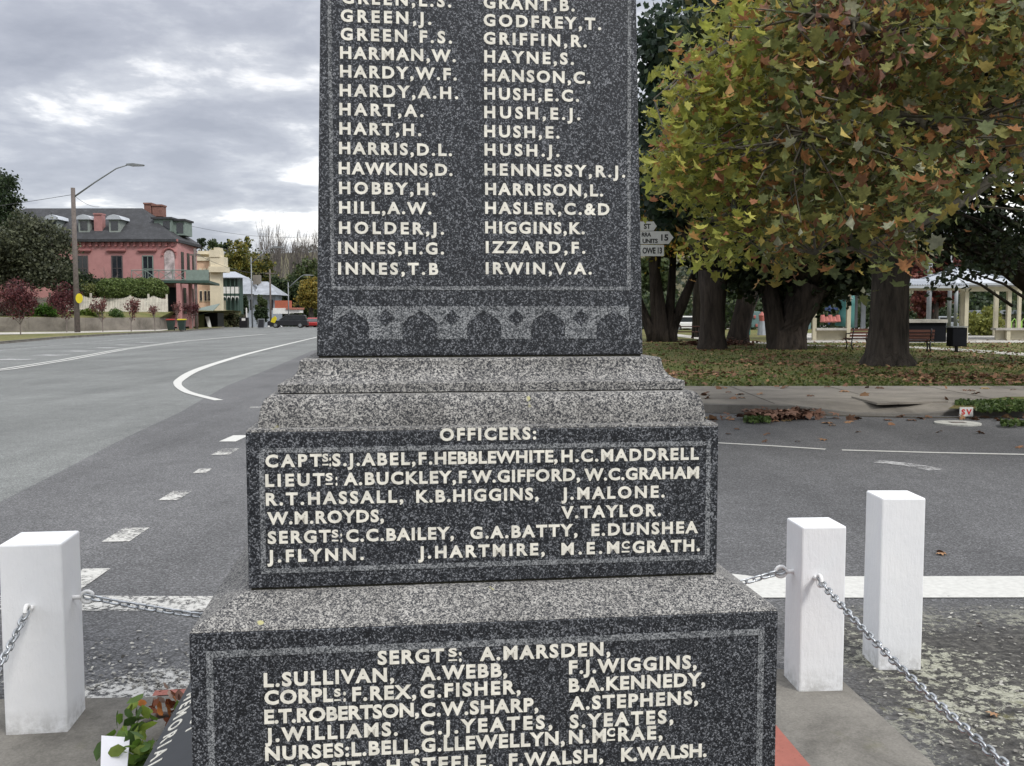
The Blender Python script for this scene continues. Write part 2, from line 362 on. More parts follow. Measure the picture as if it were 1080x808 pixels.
def leaves(pos, size, pal, name, mat, parent=None, shape='quad', flat=0, droop=0, sizevar=.35, kind=None):
    pos = np.asarray(pos); n = len(pos); base, fcs = LEAF[shape]; nv = len(base)
    q = RNG.normal(size=(n, 4))
    if flat: q[:, 1:3] *= (1-flat)       # mostly rotations about z
    q /= np.linalg.norm(q, axis=1)[:, None]
    w, x, y, z = q.T
    R = np.stack([np.stack([1-2*(y*y+z*z), 2*(x*y-z*w), 2*(x*z+y*w)], -1), np.stack([2*(x*y+z*w), 1-2*(x*x+z*z), 2*(y*z-x*w)], -1), np.stack([2*(x*z-y*w), 2*(y*z+x*w), 1-2*(x*x+y*y)], -1)], 1)
    if droop:      # tip hanging: rotate leaf about random horizontal axis so that +y points down-ish
        th = RNG.uniform(0, 2*PI, n); ph = RNG.normal(-droop, .45, n)
        yv = np.stack([np.cos(th)*np.cos(ph), np.sin(th)*np.cos(ph), np.sin(ph)], -1)
        xv = np.stack([-np.sin(th), np.cos(th), RNG.normal(0, .35, n)], -1); xv /= np.linalg.norm(xv, axis=1)[:, None]
        zv = np.cross(xv, yv); zv /= np.linalg.norm(zv, axis=1)[:, None]; xv = np.cross(yv, zv)
        R = np.stack([xv, yv, zv], 2)
    sz = size*RNG.uniform(1-sizevar, 1+sizevar, n)
    V = np.einsum('nij,vj->nvi', R, base)*sz[:, None, None]+pos[:, None, :]
    V = V.reshape(-1, 3)
    me = bpy.data.meshes.new(name)
    nf = len(fcs); fl = len(fcs[0])
    idx = (np.array(fcs)[None]+np.arange(n)[:, None, None]*nv).reshape(-1)
    me.vertices.add(len(V)); me.vertices.foreach_set('co', V.reshape(-1).astype('f'))
    me.loops.add(len(idx)); me.loops.foreach_set('vertex_index', idx.astype('i'))
    me.polygons.add(n*nf); me.polygons.foreach_set('loop_start', np.arange(0, len(idx), fl, dtype='i')); me.polygons.foreach_set('loop_total', np.full(n*nf, fl, dtype='i'))
    me.update(calc_edges=True)
    P = np.array([p[:3] for p in pal]); W = np.array([p[3] for p in pal]); W = W/W.sum()
    ci = RNG.choice(len(P), n, p=W); cc = P[ci]*RNG.uniform(.7, 1.3, (n, 1))
    cc = np.repeat(np.concatenate([cc, np.ones((n, 1))], 1), nv, 0)
    at_ = me.color_attributes.new('Col', 'FLOAT_COLOR', 'POINT'); at_.data.foreach_set('color', cc.reshape(-1).astype('f'))
    me.materials.append(MAT[mat]); me.update()
    o = bpy.data.objects.new(name, me); COL.objects.link(o)
    if parent: o.parent = parent
    return o
def blob(n, c, r, shell=.55):
    d = RNG.normal(size=(n, 3)); d /= np.linalg.norm(d, axis=1)[:, None]
    rr = RNG.uniform(shell**3, 1, n)**(1/3)
    return np.array(c)+d*rr[:, None]*np.array(r)
def crown(n, c, r, lobes=16, lr=.42, seed=0, shell=.3, sub=26, subr=.17):
    """clumped crown: lobes on an ellipsoid, sub-clumps on every lobe, leaves in every sub-clump"""
    g = np.random.default_rng(seed); c = np.array(c, float); r = np.array(r, float)
    d = g.normal(size=(lobes, 3)); d /= np.linalg.norm(d, axis=1)[:, None]
    L = c+d*r*g.uniform(.35, .78, (lobes, 1))
    subs = []; 
    for l in L:
        k = g.integers(int(sub*.5), int(sub*1.4)); e = g.normal(size=(k, 3)); e /= np.linalg.norm(e, axis=1)[:, None]
        subs.append(l+e*r*lr*g.uniform(.35, 1.0, (k, 1))*g.uniform(.8, 1.2))
    subs = np.concatenate(subs); m_ = len(subs)
    ci = g.integers(0, m_, n); off = g.normal(size=(n, 3))*r.min()*subr*.62
    return subs[ci]+off*np.array([1, 1, .75]), L
def limbs(mb, base, L, r0, zf=.45, rng=None, wob=.12):
    b = Vector(base)
    for l in L:
        l = Vector(tuple(l)); mid = b.lerp(l, .5)+Vector((0, 0, -.08*(l-b).length)); mid.z = max(mid.z, b.z)
        mb.tube([b, b.lerp(mid, .5)+Vector((random.uniform(-wob, wob), random.uniform(-wob, wob), 0)), mid, l], [r0, r0*.75, r0*.5, r0*.12], 6)
def tree(name, label, base, H, cr, cz, trunk_r, pal, n, size, seed, group=None, bk='bark', lobes=16, shape='quad', lean=(0, 0), lr=.42, sub=26, subr=.17, cat='tree', flare=1.5, cc=None):
    """base world xyz; crown radii cr=(x,y,z) centred at height cz above the base"""
    t_ = thing(name, label, cat, base, 0, group)
    cx, cy = cc if cc else lean
    P, L = crown(n, (cx, cy, cz), cr, lobes, lr, seed, sub=sub, subr=subr)
    P = P[P[:, 2] > .15]
    mb = MB(); fork = max(cz-cr[2]*.55, .25*cz)
    fx, fy = lean[0]*.6, lean[1]*.6
    mb.tube([(0, 0, -.15), (0, 0, .12*fork), (fx*.3, fy*.3, .4*fork), (fx, fy, fork)], [trunk_r*flare, trunk_r*1.12, trunk_r, trunk_r*.85], 16, wob=.13)
    mb.build('trunk', bk, t_, True)
    lb = MB(); limbs(lb, (fx, fy, fork*.93), L, trunk_r*.45); lb.build('limbs', bk, t_, True)
    leaves(P, size, pal, 'crown', 'leaf', t_, shape)
    return t_

# ------------------------------------------------------------------ world, sun
W = bpy.data.worlds.new('World'); S.world = W; W.use_nodes = True
t = NT(W); bg = t.n['Background']; out = t.n['World Output']
SUN_EL, SUN_AZ = math.radians(48), math.radians(135)      # azimuth from +Y toward +X
sky = t.add('ShaderNodeTexSky', sky_type='NISHITA'); sky.sun_disc = False; sky.sun_elevation = SUN_EL; sky.sun_rotation = SUN_AZ
t.ln(sky.outputs[0], bg.inputs[0]); bg.inputs[1].default_value = .1
tc = t.add('ShaderNodeTexCoord'); sp = t.n.new('ShaderNodeSeparateXYZ'); t.ln(tc.outputs['Generated'], sp.inputs[0])
zc = t.math('MAXIMUM', sp.outputs[2], 0.0); zz = t.math('ADD', zc, .16)
cb = t.n.new('ShaderNodeCombineXYZ'); t.ln(t.math('DIVIDE', sp.outputs[0], zz), cb.inputs[0]); t.ln(t.math('DIVIDE', sp.outputs[1], zz), cb.inputs[1]); cb.inputs[2].default_value = 3.7
n1 = t.noise(.85, 7, .52, cb.outputs[0], .35); n2 = t.noise(2.6, 8, .58, cb.outputs[0], .2)
nn = t.math('ADD', t.math('MULTIPLY', n1, .50), t.math('MULTIPLY', n2, .50))
cl = t.ramp(nn, [(.38, (.285, .30, .345)), (.455, (.35, .365, .41)), (.51, (.46, .475, .51)), (.54, (.66, .665, .68)), (.59, (1.0, .99, .97))])
dz = t.ramp(zc, [(0, (1.04, 1.03, 1.0)), (.12, (1, 1, 1)), (.25, (.90, .90, .91)), (.5, (1.2, 1.2, 1.2)), (1, (2.2, 2.2, 2.2))])
cl = t.mix(1, cl, dz, 'MULTIPLY')
bg2 = t.add('ShaderNodeBackground'); t.ln(cl, bg2.inputs[0]); bg2.inputs[1].default_value = 1.0
ms = t.n.new('ShaderNodeMixShader'); ms.inputs[0].default_value = .93
t.ln(bg.outputs[0], ms.inputs[1]); t.ln(bg2.outputs[0], ms.inputs[2]); t.ln(ms.outputs[0], out.inputs[0])
sl = bpy.data.lights.new('sun', 'SUN'); sl.energy = 1.5; sl.angle = math.radians(14); sl.color = (1, .96, .9)
so = bpy.data.objects.new('sun', sl); COL.objects.link(so)
dv = Vector((math.sin(SUN_AZ)*math.cos(SUN_EL), math.cos(SUN_AZ)*math.cos(SUN_EL), math.sin(SUN_EL)))
so.rotation_euler = dv.to_track_quat('Z', 'Y').to_euler()

exec_parts = []
# ------------------------------------------------------------------ terrain, roads
def sst(a, b, x): u = min(1, max(0, (x-a)/(b-a))); return u*u*(3-2*u)
def terr(x, y):
    d = math.hypot(x, y)
    z = -.03-5.5*sst(122, 220, y)
    z += 108*sst(420, 1700, d)*(1+.10*math.sin(x*.0031+1)+.06*math.sin(y*.004+x*.002))
    z += 6*sst(300, 700, d)
    return z
ys = np.unique(np.concatenate([np.linspace(-60, 130, 12), np.linspace(130, 400, 28), np.geomspace(400, 6000, 30), -np.geomspace(60, 6000, 14)]))
xs = np.unique(np.concatenate([np.linspace(-120, 120, 13), np.geomspace(120, 6000, 26), -np.geomspace(120, 6000, 26)]))
g = MB(); g.add([(x, y, terr(x, y)) for y in ys for x in xs], [(j*len(xs)+i, j*len(xs)+i+1, (j+1)*len(xs)+i+1, (j+1)*len(xs)+i) for j in range(len(ys)-1) for i in range(len(xs)-1)])
struct(g.build('ground', 'field', smooth=True))
def G(px, py, z=0.0): p = gr(px, py, z); return (p[0], p[1])

kerbL = [(-16, -30), (-20, 5), (-24, 30), G(0, 363), G(63, 357.3), G(120, 353.6), G(190, 350), G(235, 346.6), (-39, 132)]
kerbR = [(60, 14.2), G(1000, 438.5), G(870, 439), (3.3, 14.9), (1.2, 15.6), (-.6, 17.5), (-2, 22), (-5, 35), (-8.5, 52), (-13, 82), (-18, 110), (-21, 132)]
road = kerbL[::-1]+[(60, -30)]+kerbR
r = MB(); r.sheet(list(reversed(road)), 0.0); r.add([(-39, 132, 0), (-21, 132, 0), (-34, 230, -5.3), (-56, 230, -5.3)], [(0, 1, 2, 3)])
struct(r.build('road', 'road'))
seam = [G(-160, 600), G(0, 530), G(69, 495), G(126, 465), G(189, 435.5), G(239, 407), G(283, 390), G(327, 371), G(345, 366)]
pt = [(p[0], p[1]) for p in seam]+[(-6, 35), (-2.2, 22), (-.8, 17.5), (1.1, 15.5), (3.2, 14.8), G(870, 439.3), G(1000, 438.9), (59, 14.1), (59, -29), (-9, -29)]
s_ = MB(); s_.sheet(list(reversed(pt)), .004); struct(s_.build('side_street', 'patch'))

# painted markings (each its own sheet on the road)
def mark(pts, w, mat='line', z=.009, name='road_marking'):
    m_ = MB(); m_.ribbon(pts, w, z); return struct(m_.build(name, mat))
def smooth(pts, n=6):
    P = [np.array(p[:2], float) for p in pts]; out = []
    for i in range(len(P)-1):
        p0, p1, p2, p3 = P[max(i-1, 0)], P[i], P[i+1], P[min(i+2, len(P)-1)]
        for k in range(n):
            u = k/n; out.append(.5*((2*p1)+(-p0+p2)*u+(2*p0-5*p1+4*p2-p3)*u*u+(-p0+3*p1-3*p2+p3)*u**3))
    return [tuple(p) for p in out]+[tuple(P[-1])]
mark(smooth([G(336, 355.3), G(277, 369.4), G(239, 380), G(207.8, 390.5), G(191, 400), G(187.5, 406), G(196, 413), G(212, 418), G(231, 422.5)]), [.16+.10*math.sin(min(1, i/30)*PI) for i in range(49)])
for off in (0, .28):
    l = [G(-30, 393), G(0, 389.8), G(63, 380), G(126, 368.6), G(189, 360.2), G(277, 352.6)]
    mark([(x+off, y+off*.5) for x, y in l], .13)
mark([G(-30, 373.5), G(0, 370), G(126, 358.5), G(180, 354.2)], .12, 'line_faint')
for px, py in ((15.7, 379.4), (53.5, 374.7), (83, 370.5), (110, 367), (133, 364), (155, 361.3)):
    x, y = G(px, py); mark([(x-.55, y+.1), (x+.55, y-.1)], .9, 'line_faint')
for px, py, w, l in ((138, 565, .17, .42), (189, 523.5, .15, .42), (217, 497.5, .12, .26), (241, 477, .18, .5), (92, 612, .15, .45)):
    x, y = G(px, py); mark([(x-.02, y-l/2), (x-.04, y+l/2)], w*1.05, 'line_worn')
x, y = G(280, 430); mark([(x-.25, y), (x+.3, y+.05)], .14, 'line_worn'); x, y = G(256, 463); mark([(x-.1, y-.3), (x-.1, y+.3)], .2)
mark([G(757, 467.8), G(815, 471), G(870.7, 474.6)], .08); mark([G(888, 475.4), G(980, 478), G(1085, 480.2), G(1300, 486)], .085)
mark([G(925, 487.5), G(960, 491), G(988, 496.5)], .20, 'line_faint')
mark([(1.0, 5.42), G(800, 620.5), G(900, 620.3), G(1080, 620), G(1500, 619)], .42, name='road_marking')
mark([G(-60, 636), G(80, 637.5), G(150, 638), G(215, 638), (-.9, 5.1), (0, 5.2)], .26, 'line_worn')
mark(smooth([G(60, 752), G(105, 738), G(150, 725), G(200, 716), (-.6, 4.18), (.2, 4.25)]), .30, 'line_worn', name='road_marking')

# memorial kerb slab
ROT = .035
def rotp(x, y, a=ROT, c=(0, 2.5)): X, Y = x-c[0], y-c[1]; return (c[0]+X*math.cos(a)-Y*math.sin(a), c[1]+X*math.sin(a)+Y*math.cos(a))
sl_ = MB(); sl_.prism([(-2.05, -1.2), (1.50, -1.2), (1.405, 3.1), (1.345, 3.95), (1.12, 4.0), (-.4, 3.86), (-1.45, 3.70), (-2.02, 3.68)], -.05, .012)
struct(sl_.build('paving_slab', 'slab', bevel=.006))
r_ = MB(); r_.sheet([(.5, 2.2), (1.01, 2.2), (.985, 3.1), (.94, 3.62), (.4, 3.58)], .016); struct(r_.build('red_paving', 'redpaint'))
r_ = MB(); r_.ribbon([(1.11, 4.03), (-.4, 3.90), (-1.42, 3.74)], .055, .010); struct(r_.build('red_paving', 'redpaint'))
x, y = G(160, 744); r_ = MB(); r_.add([(x-.16, y-.03, .011), (x+.15, y-.03, .011), (x+.2, y+.07, .011), (x+.02, y+.05, .011)], [(0, 1, 2, 3)]); struct(r_.build('red_paving', 'redpaint'))

# park platform, kerb, footpath
park = [(120, 14.2)]+kerbR[:]+[(-21, 132), (-10, 140), (120, 140)]
lawnP = list(reversed([(120, 15.7), (4, 15.9), (1.3, 15.8), (-.45, 17.6), (-1.85, 22.1), (-4.85, 35)]+[(p[0], p[1]) for p in kerbR[8:]]+[(-21, 132), (-10, 140), (120, 140)]))
l_ = MB(); l_.sheet(lawnP, .115); struct(l_.build('lawn', 'lawn'))
# kerb with a driveway dip
def kerb_mesh(pts, w, h, inner, dips=()):
    P = [Vector((p[0], p[1])) for p in pts]; v = []; f = []
    for i, p in enumerate(P):
        d = (P[min(i+1, len(P)-1)]-P[max(i-1, 0)]).normalized(); nn_ = Vector((-d.y, d.x))*inner
        hh = h
        for a, b, c_, e in dips:
            if a <= p.x <= e: hh = h-(h-.02)*(sst(a, b, p.x)-sst(c_, e, p.x))
        q0 = p-nn_*.01; q1 = p+nn_*.02; q2 = p+nn_*w
        v += [(q0.x, q0.y, -.05), (q1.x, q1.y, hh), (q2.x, q2.y, hh+.002), (q2.x, q2.y, -.05)]
    for i in range(len(P)-1):
        for k in range(3): f.append((4*i+k, 4*i+k+1, 4*i+k+5, 4*i+k+4))
    m_ = MB(); m_.add(v, f); return m_
kr = []
xx = np.linspace(60, 3.3, 60)
for x in xx:
    kr.append((x, 14.2+(.9*(1-sst(3, 9, x))*.6 if x < 9 else 0)+.03*math.sin(x)))
kr += kerbR[4:]
dip = (G(858, 439)[0], G(880, 439)[0], G(976, 439)[0], G(1012, 439)[0])
struct(kerb_mesh(kr, .17, .13, -1, [dip]).build('kerb', 'kerb'))
fp = MB(); y0, y1 = 14.75, 18.9
cols = []
for (x, y) in kr[:60]+[(3.3, kr[59][1])]:
    hh = .13-.11*(sst(dip[0], dip[1], x)-sst(dip[2], dip[3], x))
    cols.append(((x, y+.165, hh-.004), (x, y+1.0, .121), (x, y1, .121)))
cols += [((1.5, 15.62, .121), (1.5, 16.2, .121), (1.2, y1, .121)), ((.2, 16.75, .121), (.2, 16.9, .121), (.0, y1, .121))]
for k in range(len(cols)-1):
    a, b = cols[k], cols[k+1]
    fp.add([a[0], a[1], a[2], b[0], b[1], b[2]], [(0, 1, 4, 3), (1, 2, 5, 4)])
struct(fp.build('footpath', 'footpath'))
# slab joints and lifted slab
j_ = MB()
for x in np.arange(2.2, 40, 1.9): j_.ribbon([(x, y0+.2), (x+.15, y1)], .025, .1245)
j_.ribbon([(2.2, 16.1), (40, 15.7)], .03, .1248); struct(j_.build('footpath_joints', 'dirt'))
ls = MB(); a, b, c, d = G(898, 418, .15), G(925, 425, .15), G(1000, 423, .15), G(965, 416.5, .15)
ls.prism([a, b, c, d], .118, .15); struct(ls.build('lifted_slab', 'footpath'))
gp = MB(); gp.add([(*G(1000, 431, .125), .125), (*G(1300, 431, .125), .125), (*G(1300, 417, .125), .125), (*G(1062, 418.5, .125), .125), (*G(1010, 425, .125), .125)], [(0, 1, 2, 3, 4)]); struct(gp.build('grass_strip', 'lawn'))
gt = MB(); gt.ribbon([(60, 14.05), (6, 14.1), (3.4, 14.75), (2.0, 15.2)], .16, .0075); struct(gt.build('gutter', 'dirt'))

# left verge, footpath, terrace bank
vl = MB(); vk = [(p[0], p[1]) for p in kerbL[2:]]
vl.sheet([(-90, 30)]+[( -90, 132)]+vk[::-1], .118); struct(vl.build('verge', 'verge'))
struct(kerb_mesh(kerbL[1:], .18, .14, 1).build('kerb', 'kerb'))
fl = MB(); fl.add([(*G(-60, 353.5, .12), .124), (*G(0, 352.9, .12), .124), (*G(110, 350.6, .12), .124), (*G(168, 349, .12), .124), (-39, 120, .124), (-42, 120, .124), (-41, 108, .124), (*G(165, 347.7, .12), .124), (*G(60, 349.9, .12), .124), (*G(-60, 351.5, .12), .124)], [tuple(range(10))])
struct(fl.build('footpath', 'lightslab'))

# ------------------------------------------------------------------ the war memorial
SC = 1.15
MA, MX, MY = .1199, -.0917*SC, 2.14*SC
W1, Z1, W2, Z2B, Z2T, WL, ZLB, ZLT, WT, ZT, W3, Z3 = .5856, .8948, .4877, .9500, 1.2675, .4301, 1.3405, 1.3607, .3774, 1.4095, .3563, 1.4139
BAT = (.3563-.336)/.92
mem = thing('war_memorial', 'tall speckled grey granite war memorial carved with columns of names', 'memorial', (MX, MY, 0), MA)
MI = mem_mat = Matrix.Translation((MX, MY, 0)) @ Matrix.Rotation(MA, 4, 'Z'); MIi = MI.inverted()
def facept(px, py, w0, zb=0, bat=0):
    """local (x, z) where the pixel ray meets the front face y = -(w0 - bat*(z-zb))"""
    o = MIi @ Vector(EYEP); d = (MIi.to_3x3()) @ Vector(ray(px, py))
    # o.y + t d.y = -w0 + bat*(o.z + t d.z - zb)
    t_ = (-w0+bat*(o.z-zb)-o.y)/(d.y-bat*d.z); p = o+d*t_; return p.x, p.z
# steps below
b = MB(); b.rings([(W1+.085, .0), (W1+.085, .20), (W1+.02, .235)]); b.build('base_step', 'axed', mem, bevel=.004)
lower = MB(); lower.rings([(W1, .235), (W1, Z1)]); lower = lower.build('lower_block', 'polish', mem, bevel=.0025)
wt = MB(); wt.rings([(W1-.001, Z1+.0005), (W1-.004, Z1+.006), (W2+.012, Z2B-.004), (W2-.03, Z2B-.002)]); wt.build('weathering', 'rough', mem)
jt = MB(); jt.rings([(W2-.005, Z2B-.0045), (W2-.005, Z2B+.0015)]); jt.build('mortar_joint', 'joint', mem)
mid = MB(); mid.rings([(W2, Z2B+.0015), (W2, Z2T)]); mid = mid.build('middle_block', 'polish', mem, bevel=.0022)
# moulded courses
p1 = [(W2-.001, Z2T+.0005), (W2-.002, Z2T+.005), (W2-.022, Z2T+.007)]
for k in range(1, 9):
    u = k/8*PI/2; p1.append((WL+.010+(W2-.022-WL-.010)*(math.cos(u)**.9 if u < PI/2-.01 else 0), Z2T+.007+(ZLB-.0015-Z2T-.007)*math.sin(u)))
# gentle cyma: blend the ovolo with a slope
p1 = [(w, z) for w, z in p1]
m1 = MB(); m1.rings(p1+[(WL-.02, ZLB-.001)]); m1.build('lower_moulding', 'rough', mem)
jt = MB(); jt.rings([(WL-.004, ZLB-.001), (WL-.004, ZLB+.001)]); jt.build('mortar_joint', 'joint', mem)
p2 = [(WL, ZLB+.001), (WL, ZLT-.002), (WL-.003, ZLT)]
for k in range(1, 8):
    u = k/7*PI/2; p2.append((WT+.012+(WL-.006-WT-.012)*(1-math.sin(u)), ZLT+.001+(ZT-.006-ZLT)*(1-math.cos(u))))
p2 += [(WT+.008, ZT-.001), (WT+.004, ZT), (W3-.02, ZT+.0005)]
m2 = MB(); m2.rings(p2); m2.build('upper_moulding', 'rough', mem)
jt = MB(); jt.rings([(W3-.004, ZT+.0005), (W3-.004, Z3)]); jt.build('mortar_joint', 'joint', mem)
HS = 1.75
sh = MB(); sh.rings([(W3, Z3), (W3-BAT*HS, Z3+HS)]); shaft = sh.build('shaft', 'polish', mem, bevel=.003)
wt_ = W3-BAT*HS
cp = MB(); cp.rings([(wt_-.01, Z3+HS), (wt_+.06, Z3+HS+.05), (wt_+.06, Z3+HS+.13), (wt_-.02, Z3+HS+.2), (wt_-.06, Z3+HS+.22), (.10, Z3+HS+.75), (.0, Z3+HS+.82)]); cp.build('cap', 'rough', mem, bevel=.004)

# incised border lines (slightly proud ribs of axed granite)
def face_frame(px, w0, width, parent, zb=0, bat=0, sides='LRTB', name='border_line'):
    (xl, zt), (xr, zb2) = px
    m_ = MB()
    def y(z): return -(w0-bat*(z-zb))
    def bar(x0, x1, z0, z1):
        m_.add([(x0, y(z0)-.0012, z0), (x1, y(z0)-.0012, z0), (x1, y(z1)-.0012, z1), (x0, y(z1)-.0012, z1), (x0, y(z0)+.003, z0), (x1, y(z0)+.003, z0), (x1, y(z1)+.003, z1), (x0, y(z1)+.003, z1)],
               [(0, 1, 2, 3), (4, 0, 3, 7), (1, 5, 6, 2), (3, 2, 6, 7), (4, 5, 1, 0)])
    if 'L' in sides: bar(xl, xl+width, zb2+width, zt-width)
    if 'R' in sides: bar(xr-width, xr, zb2+width, zt-width)
    if 'T' in sides: bar(xl, xr, zt-width, zt)
    if 'B' in sides: bar(xl, xr, zb2, zb2+width)
    return m_.build(name, 'axed', parent)
a_ = facept(217, 686, W1); b_ = facept(806, 664, W1)
face_frame(((a_[0], (a_[1]+b_[1])/2), (b_[0], .33)), W1, .013, lower)
a_ = facept(273, 473, W2); b_ = facept(748, 590, W2)
face_frame(((a_[0], a_[1]), (b_[0], b_[1])), W2, .010, mid)
a_ = facept(349, 306, W3, Z3, BAT); b_ = facept(665, 306, W3, Z3, BAT)
face_frame(((a_[0], Z3+HS-.08), (b_[0], (a_[1]+b_[1])/2)), W3, .008, shaft, Z3, BAT)

# carved frieze: light axed ground around dark ogive arches and diamonds
def yb(z, off=0): return -(W3-BAT*(z-Z3))-off
def poly_face(m_, pts, off):
    n = len(pts); v = [(x, yb(z, off), z) for x, z in pts]+[(x, yb(z, -.002), z) for x, z in pts]
    m_.add(v, [tuple(range(n))]+[(i, n+i, n+(i+1) % n, (i+1) % n) for i in range(n)])
zt_ = facept(510, 323, W3, Z3, BAT)[1]; za_ = facept(510, 327.5, W3, Z3, BAT)[1]; zs_ = facept(510, 343, W3, Z3, BAT)[1]; zb_ = facept(510, 357.5, W3, Z3, BAT)[1]
acx = [facept(p, 340, W3, Z3, BAT)[0] for p in (370.7, 443, 510.5, 578, 646.7)]; hw = .0375
def side(cx, s):          # half an ogive from apex down to the foot
    return [(cx+s*hw*u, za_+(zs_-za_)*v) for u, v in ((0, 0), (.28, .22), (.6, .42), (.85, .66), (1, 1))]+[(cx+s*hw, zb_)]
fr = MB()
xe0, xe1 = a_[0]+.004, b_[0]-.004
for i in range(4):
    A = side(acx[i], 1); B = side(acx[i+1], -1)
    poly_face(fr, [(acx[i], zt_)]+A+B[::-1]+[(acx[i+1], zt_)], .001)
poly_face(fr, [(xe0, zt_), (xe0, zb_)]+side(acx[0], -1)[::-1]+[(acx[0], zt_)], .001)
poly_face(fr, [(acx[4], zt_)]+side(acx[4], 1)+[(xe1, zb_), (xe1, zt_)], .001)
fz = fr.build('frieze', 'axed', shaft)
for i in range(4):
    dm = MB()
    cx = (acx[i]+acx[i+1])/2; cz = facept(443, 335, W3, Z3, BAT)[1]; r_ = .018
    poly_face(dm, [(cx-r_, cz), (cx, cz-r_), (cx+r_, cz), (cx, cz+r_)], .0022)
    dm.build('diamond_carving', 'polish', shaft)

# lettering ---------------------------------------------------------
_cv = {}
def glyphs(txt, spacing, bold=.045):
    cu = bpy.data.curves.new('txt', 'FONT'); cu.body = txt; cu.size = 1; cu.space_character = spacing; cu.offset = bold; cu.resolution_u = 3
    ob = bpy.data.objects.new('txt', cu); me = ob.to_mesh()
    v = np.array([x.co[:] for x in me.vertices]); f = [tuple(p.vertices) for p in me.polygons]
    ob.to_mesh_clear(); bpy.data.objects.remove(ob); bpy.data.curves.remove(cu); return v, f
_v, _ = glyphs('H', 1); CAPH = _v[:, 1].max()
def text_flat(txt, x0, x1, z, cap, bold=.037):
    """flat glyphs scaled to run exactly from x0 to x1 with the given cap height"""
    wa = np.ptp(glyphs(txt, 1.0, bold)[0][:, 0]); s_ = cap/CAPH; want = (x1-x0)/s_
    sp_ = 1.0
    if len(txt) > 1:
        wb = np.ptp(glyphs(txt, 1.3, bold)[0][:, 0]); k = (wb-wa)/.3
        sp_ = max(.92, min(1.45, 1+(want/1.06-wa)/k)) if k > 0 else 1
    v, f = glyphs(txt, sp_, bold); sx_ = (x1-x0)/np.ptp(v[:, 0])
    return np.stack([(v[:, 0]-v[:, 0].min())*sx_+x0, v[:, 1]*s_+z], 1), f
def put(m_, v, f, to3, thick):
    """extrude a flat glyph mesh"""
    n = len(v); edges = {}
    for p in f:
        for i in range(len(p)): e = (p[i], p[(i+1) % len(p)]); edges[e] = 1
    rim = [e for e in edges if (e[1], e[0]) not in edges]
    top = [to3(x, z, thick) for x, z in v]; bot = [to3(x, z, -.001) for x, z in v]
    m_.add(top+bot, [tuple(p) for p in f]+[(a, a+n, b+n, b) for a, b in rim])
def lettering(rows, w0, parent, zb=0, bat=0, cap=.024, thick=.0012):
    def to3(x, z, o): return (x, -(w0-bat*(z-zb))-o, z)
    for row in rows:
        m_ = MB()
        txt, px0, px1, py = row[:4]; py1 = row[4] if len(row) > 4 else None
        xa, za = facept(px0, py, w0, zb, bat); xb, _z = facept(px1, py, w0, zb, bat)
        c_ = cap*(row[5] if len(row) > 5 else 1)
        v, f = text_flat(txt, xa, xb, 0, c_)
        dz_ = 0
        v = v+np.array([0, za]); 
        if len(row) > 6 and row[6] == 'S':     # raised small letter with a dash below
            v = v+np.array([0, cap*.38]); m_.add([to3(xa, za+.001, thick), to3(xb, za+.001, thick), to3(xb, za+.0042, thick), to3(xa, za+.0042, thick)], [(0, 1, 2, 3)])
        put(m_, v, f, to3, thick)
        m_.build('lettering', 'letter', parent)
def rowpts(rows, yl, yr, xl=280, xr=737):
    out = []
    for r_ in rows:
        y = yl+(yr-yl)*(r_[1]-xl)/(xr-xl)
        out.append((r_[0], r_[1], r_[2], y, None, *(r_[3:])))
    return out
left = [('GREEN,L.S.', 360.5, 476, 3.2), ('GREEN,J.', 359.3, 455, 22.4), ('GREEN F.S.', 359.3, 476.7, 41.8), ('HARMAN,W.', 358.7, 480.7, 61.4), ('HARDY,W.F.', 358.7, 481.7, 81), ('HARDY,A.H.', 358.3, 483.3, 101),
        ('HART,A.', 358, 446.7, 121), ('HART,H.', 358, 444.3, 141.3), ('HARRIS,D.L.', 357.7, 476.7, 162), ('HAWKINS,D.', 357.3, 477.3, 183.2), ('HOBBY,H.', 357.7, 459.3, 204), ('HILL,A.W.', 357.7, 455, 224.6),
        ('HOLDER,J.', 357.7, 468.3, 246), ('INNES,H.G.', 356.7, 468.3, 267.2), ('INNES,T.B', 356.7, 462.3, 289)]
right = [('GRANT,B.', 510, 606, 8.2), ('GODFREY,T.', 510, 634, 27), ('GRIFFIN,R.', 510, 618.7, 46), ('HAYNE,S.', 510.7, 605.3, 65.2), ('HANSON,C.', 510.7, 622.7, 85), ('HUSH,E.C.', 510.7, 610.7, 104.4),
         ('HUSH,E.J.', 510.7, 612, 124), ('HUSH,E.', 510.7, 590, 144), ('HUSH.J.', 511, 590, 163.5), ('HENNESSY,R.J.', 511, 659.3, 184.4), ('HARRISON,L.', 511.7, 636, 205), ('HASLER,C.&D', 511.7, 642.7, 225),
         ('HIGGINS,K.', 511.7, 616.7, 245.6), ('IZZARD,F.', 512.3, 617.3, 266.4), ('IRWIN,V.A.', 512.3, 624, 288.6)]
lettering([(a, b, c, d) for a, b, c, d in left+right], W3, shaft, Z3, BAT, .0248)
R = []
R += [('OFFICERS:', 463.8, 565.5, 464.5)]
R += rowpts([('CAPT', 280, 339.5), ('S', 340, 346.5, .62, 'S'), (':', 347.3, 349.3), ('S.J.ABEL,F.', 350.5, 456), ('HEBBLEWHITE,', 458.5, 588), ('H.C.MADDRELL', 592, 736.8)], 492.5, 484.4)
R += rowpts([('LIEUT', 280, 342.5), ('S', 343.5, 351, .62, 'S'), (':', 354, 356), ('A.BUCKLEY,', 362.5, 481), ('F.W.GIFFORD,', 484, 611.8), ('W.C.GRAHAM', 616, 737)], 513, 504.3)
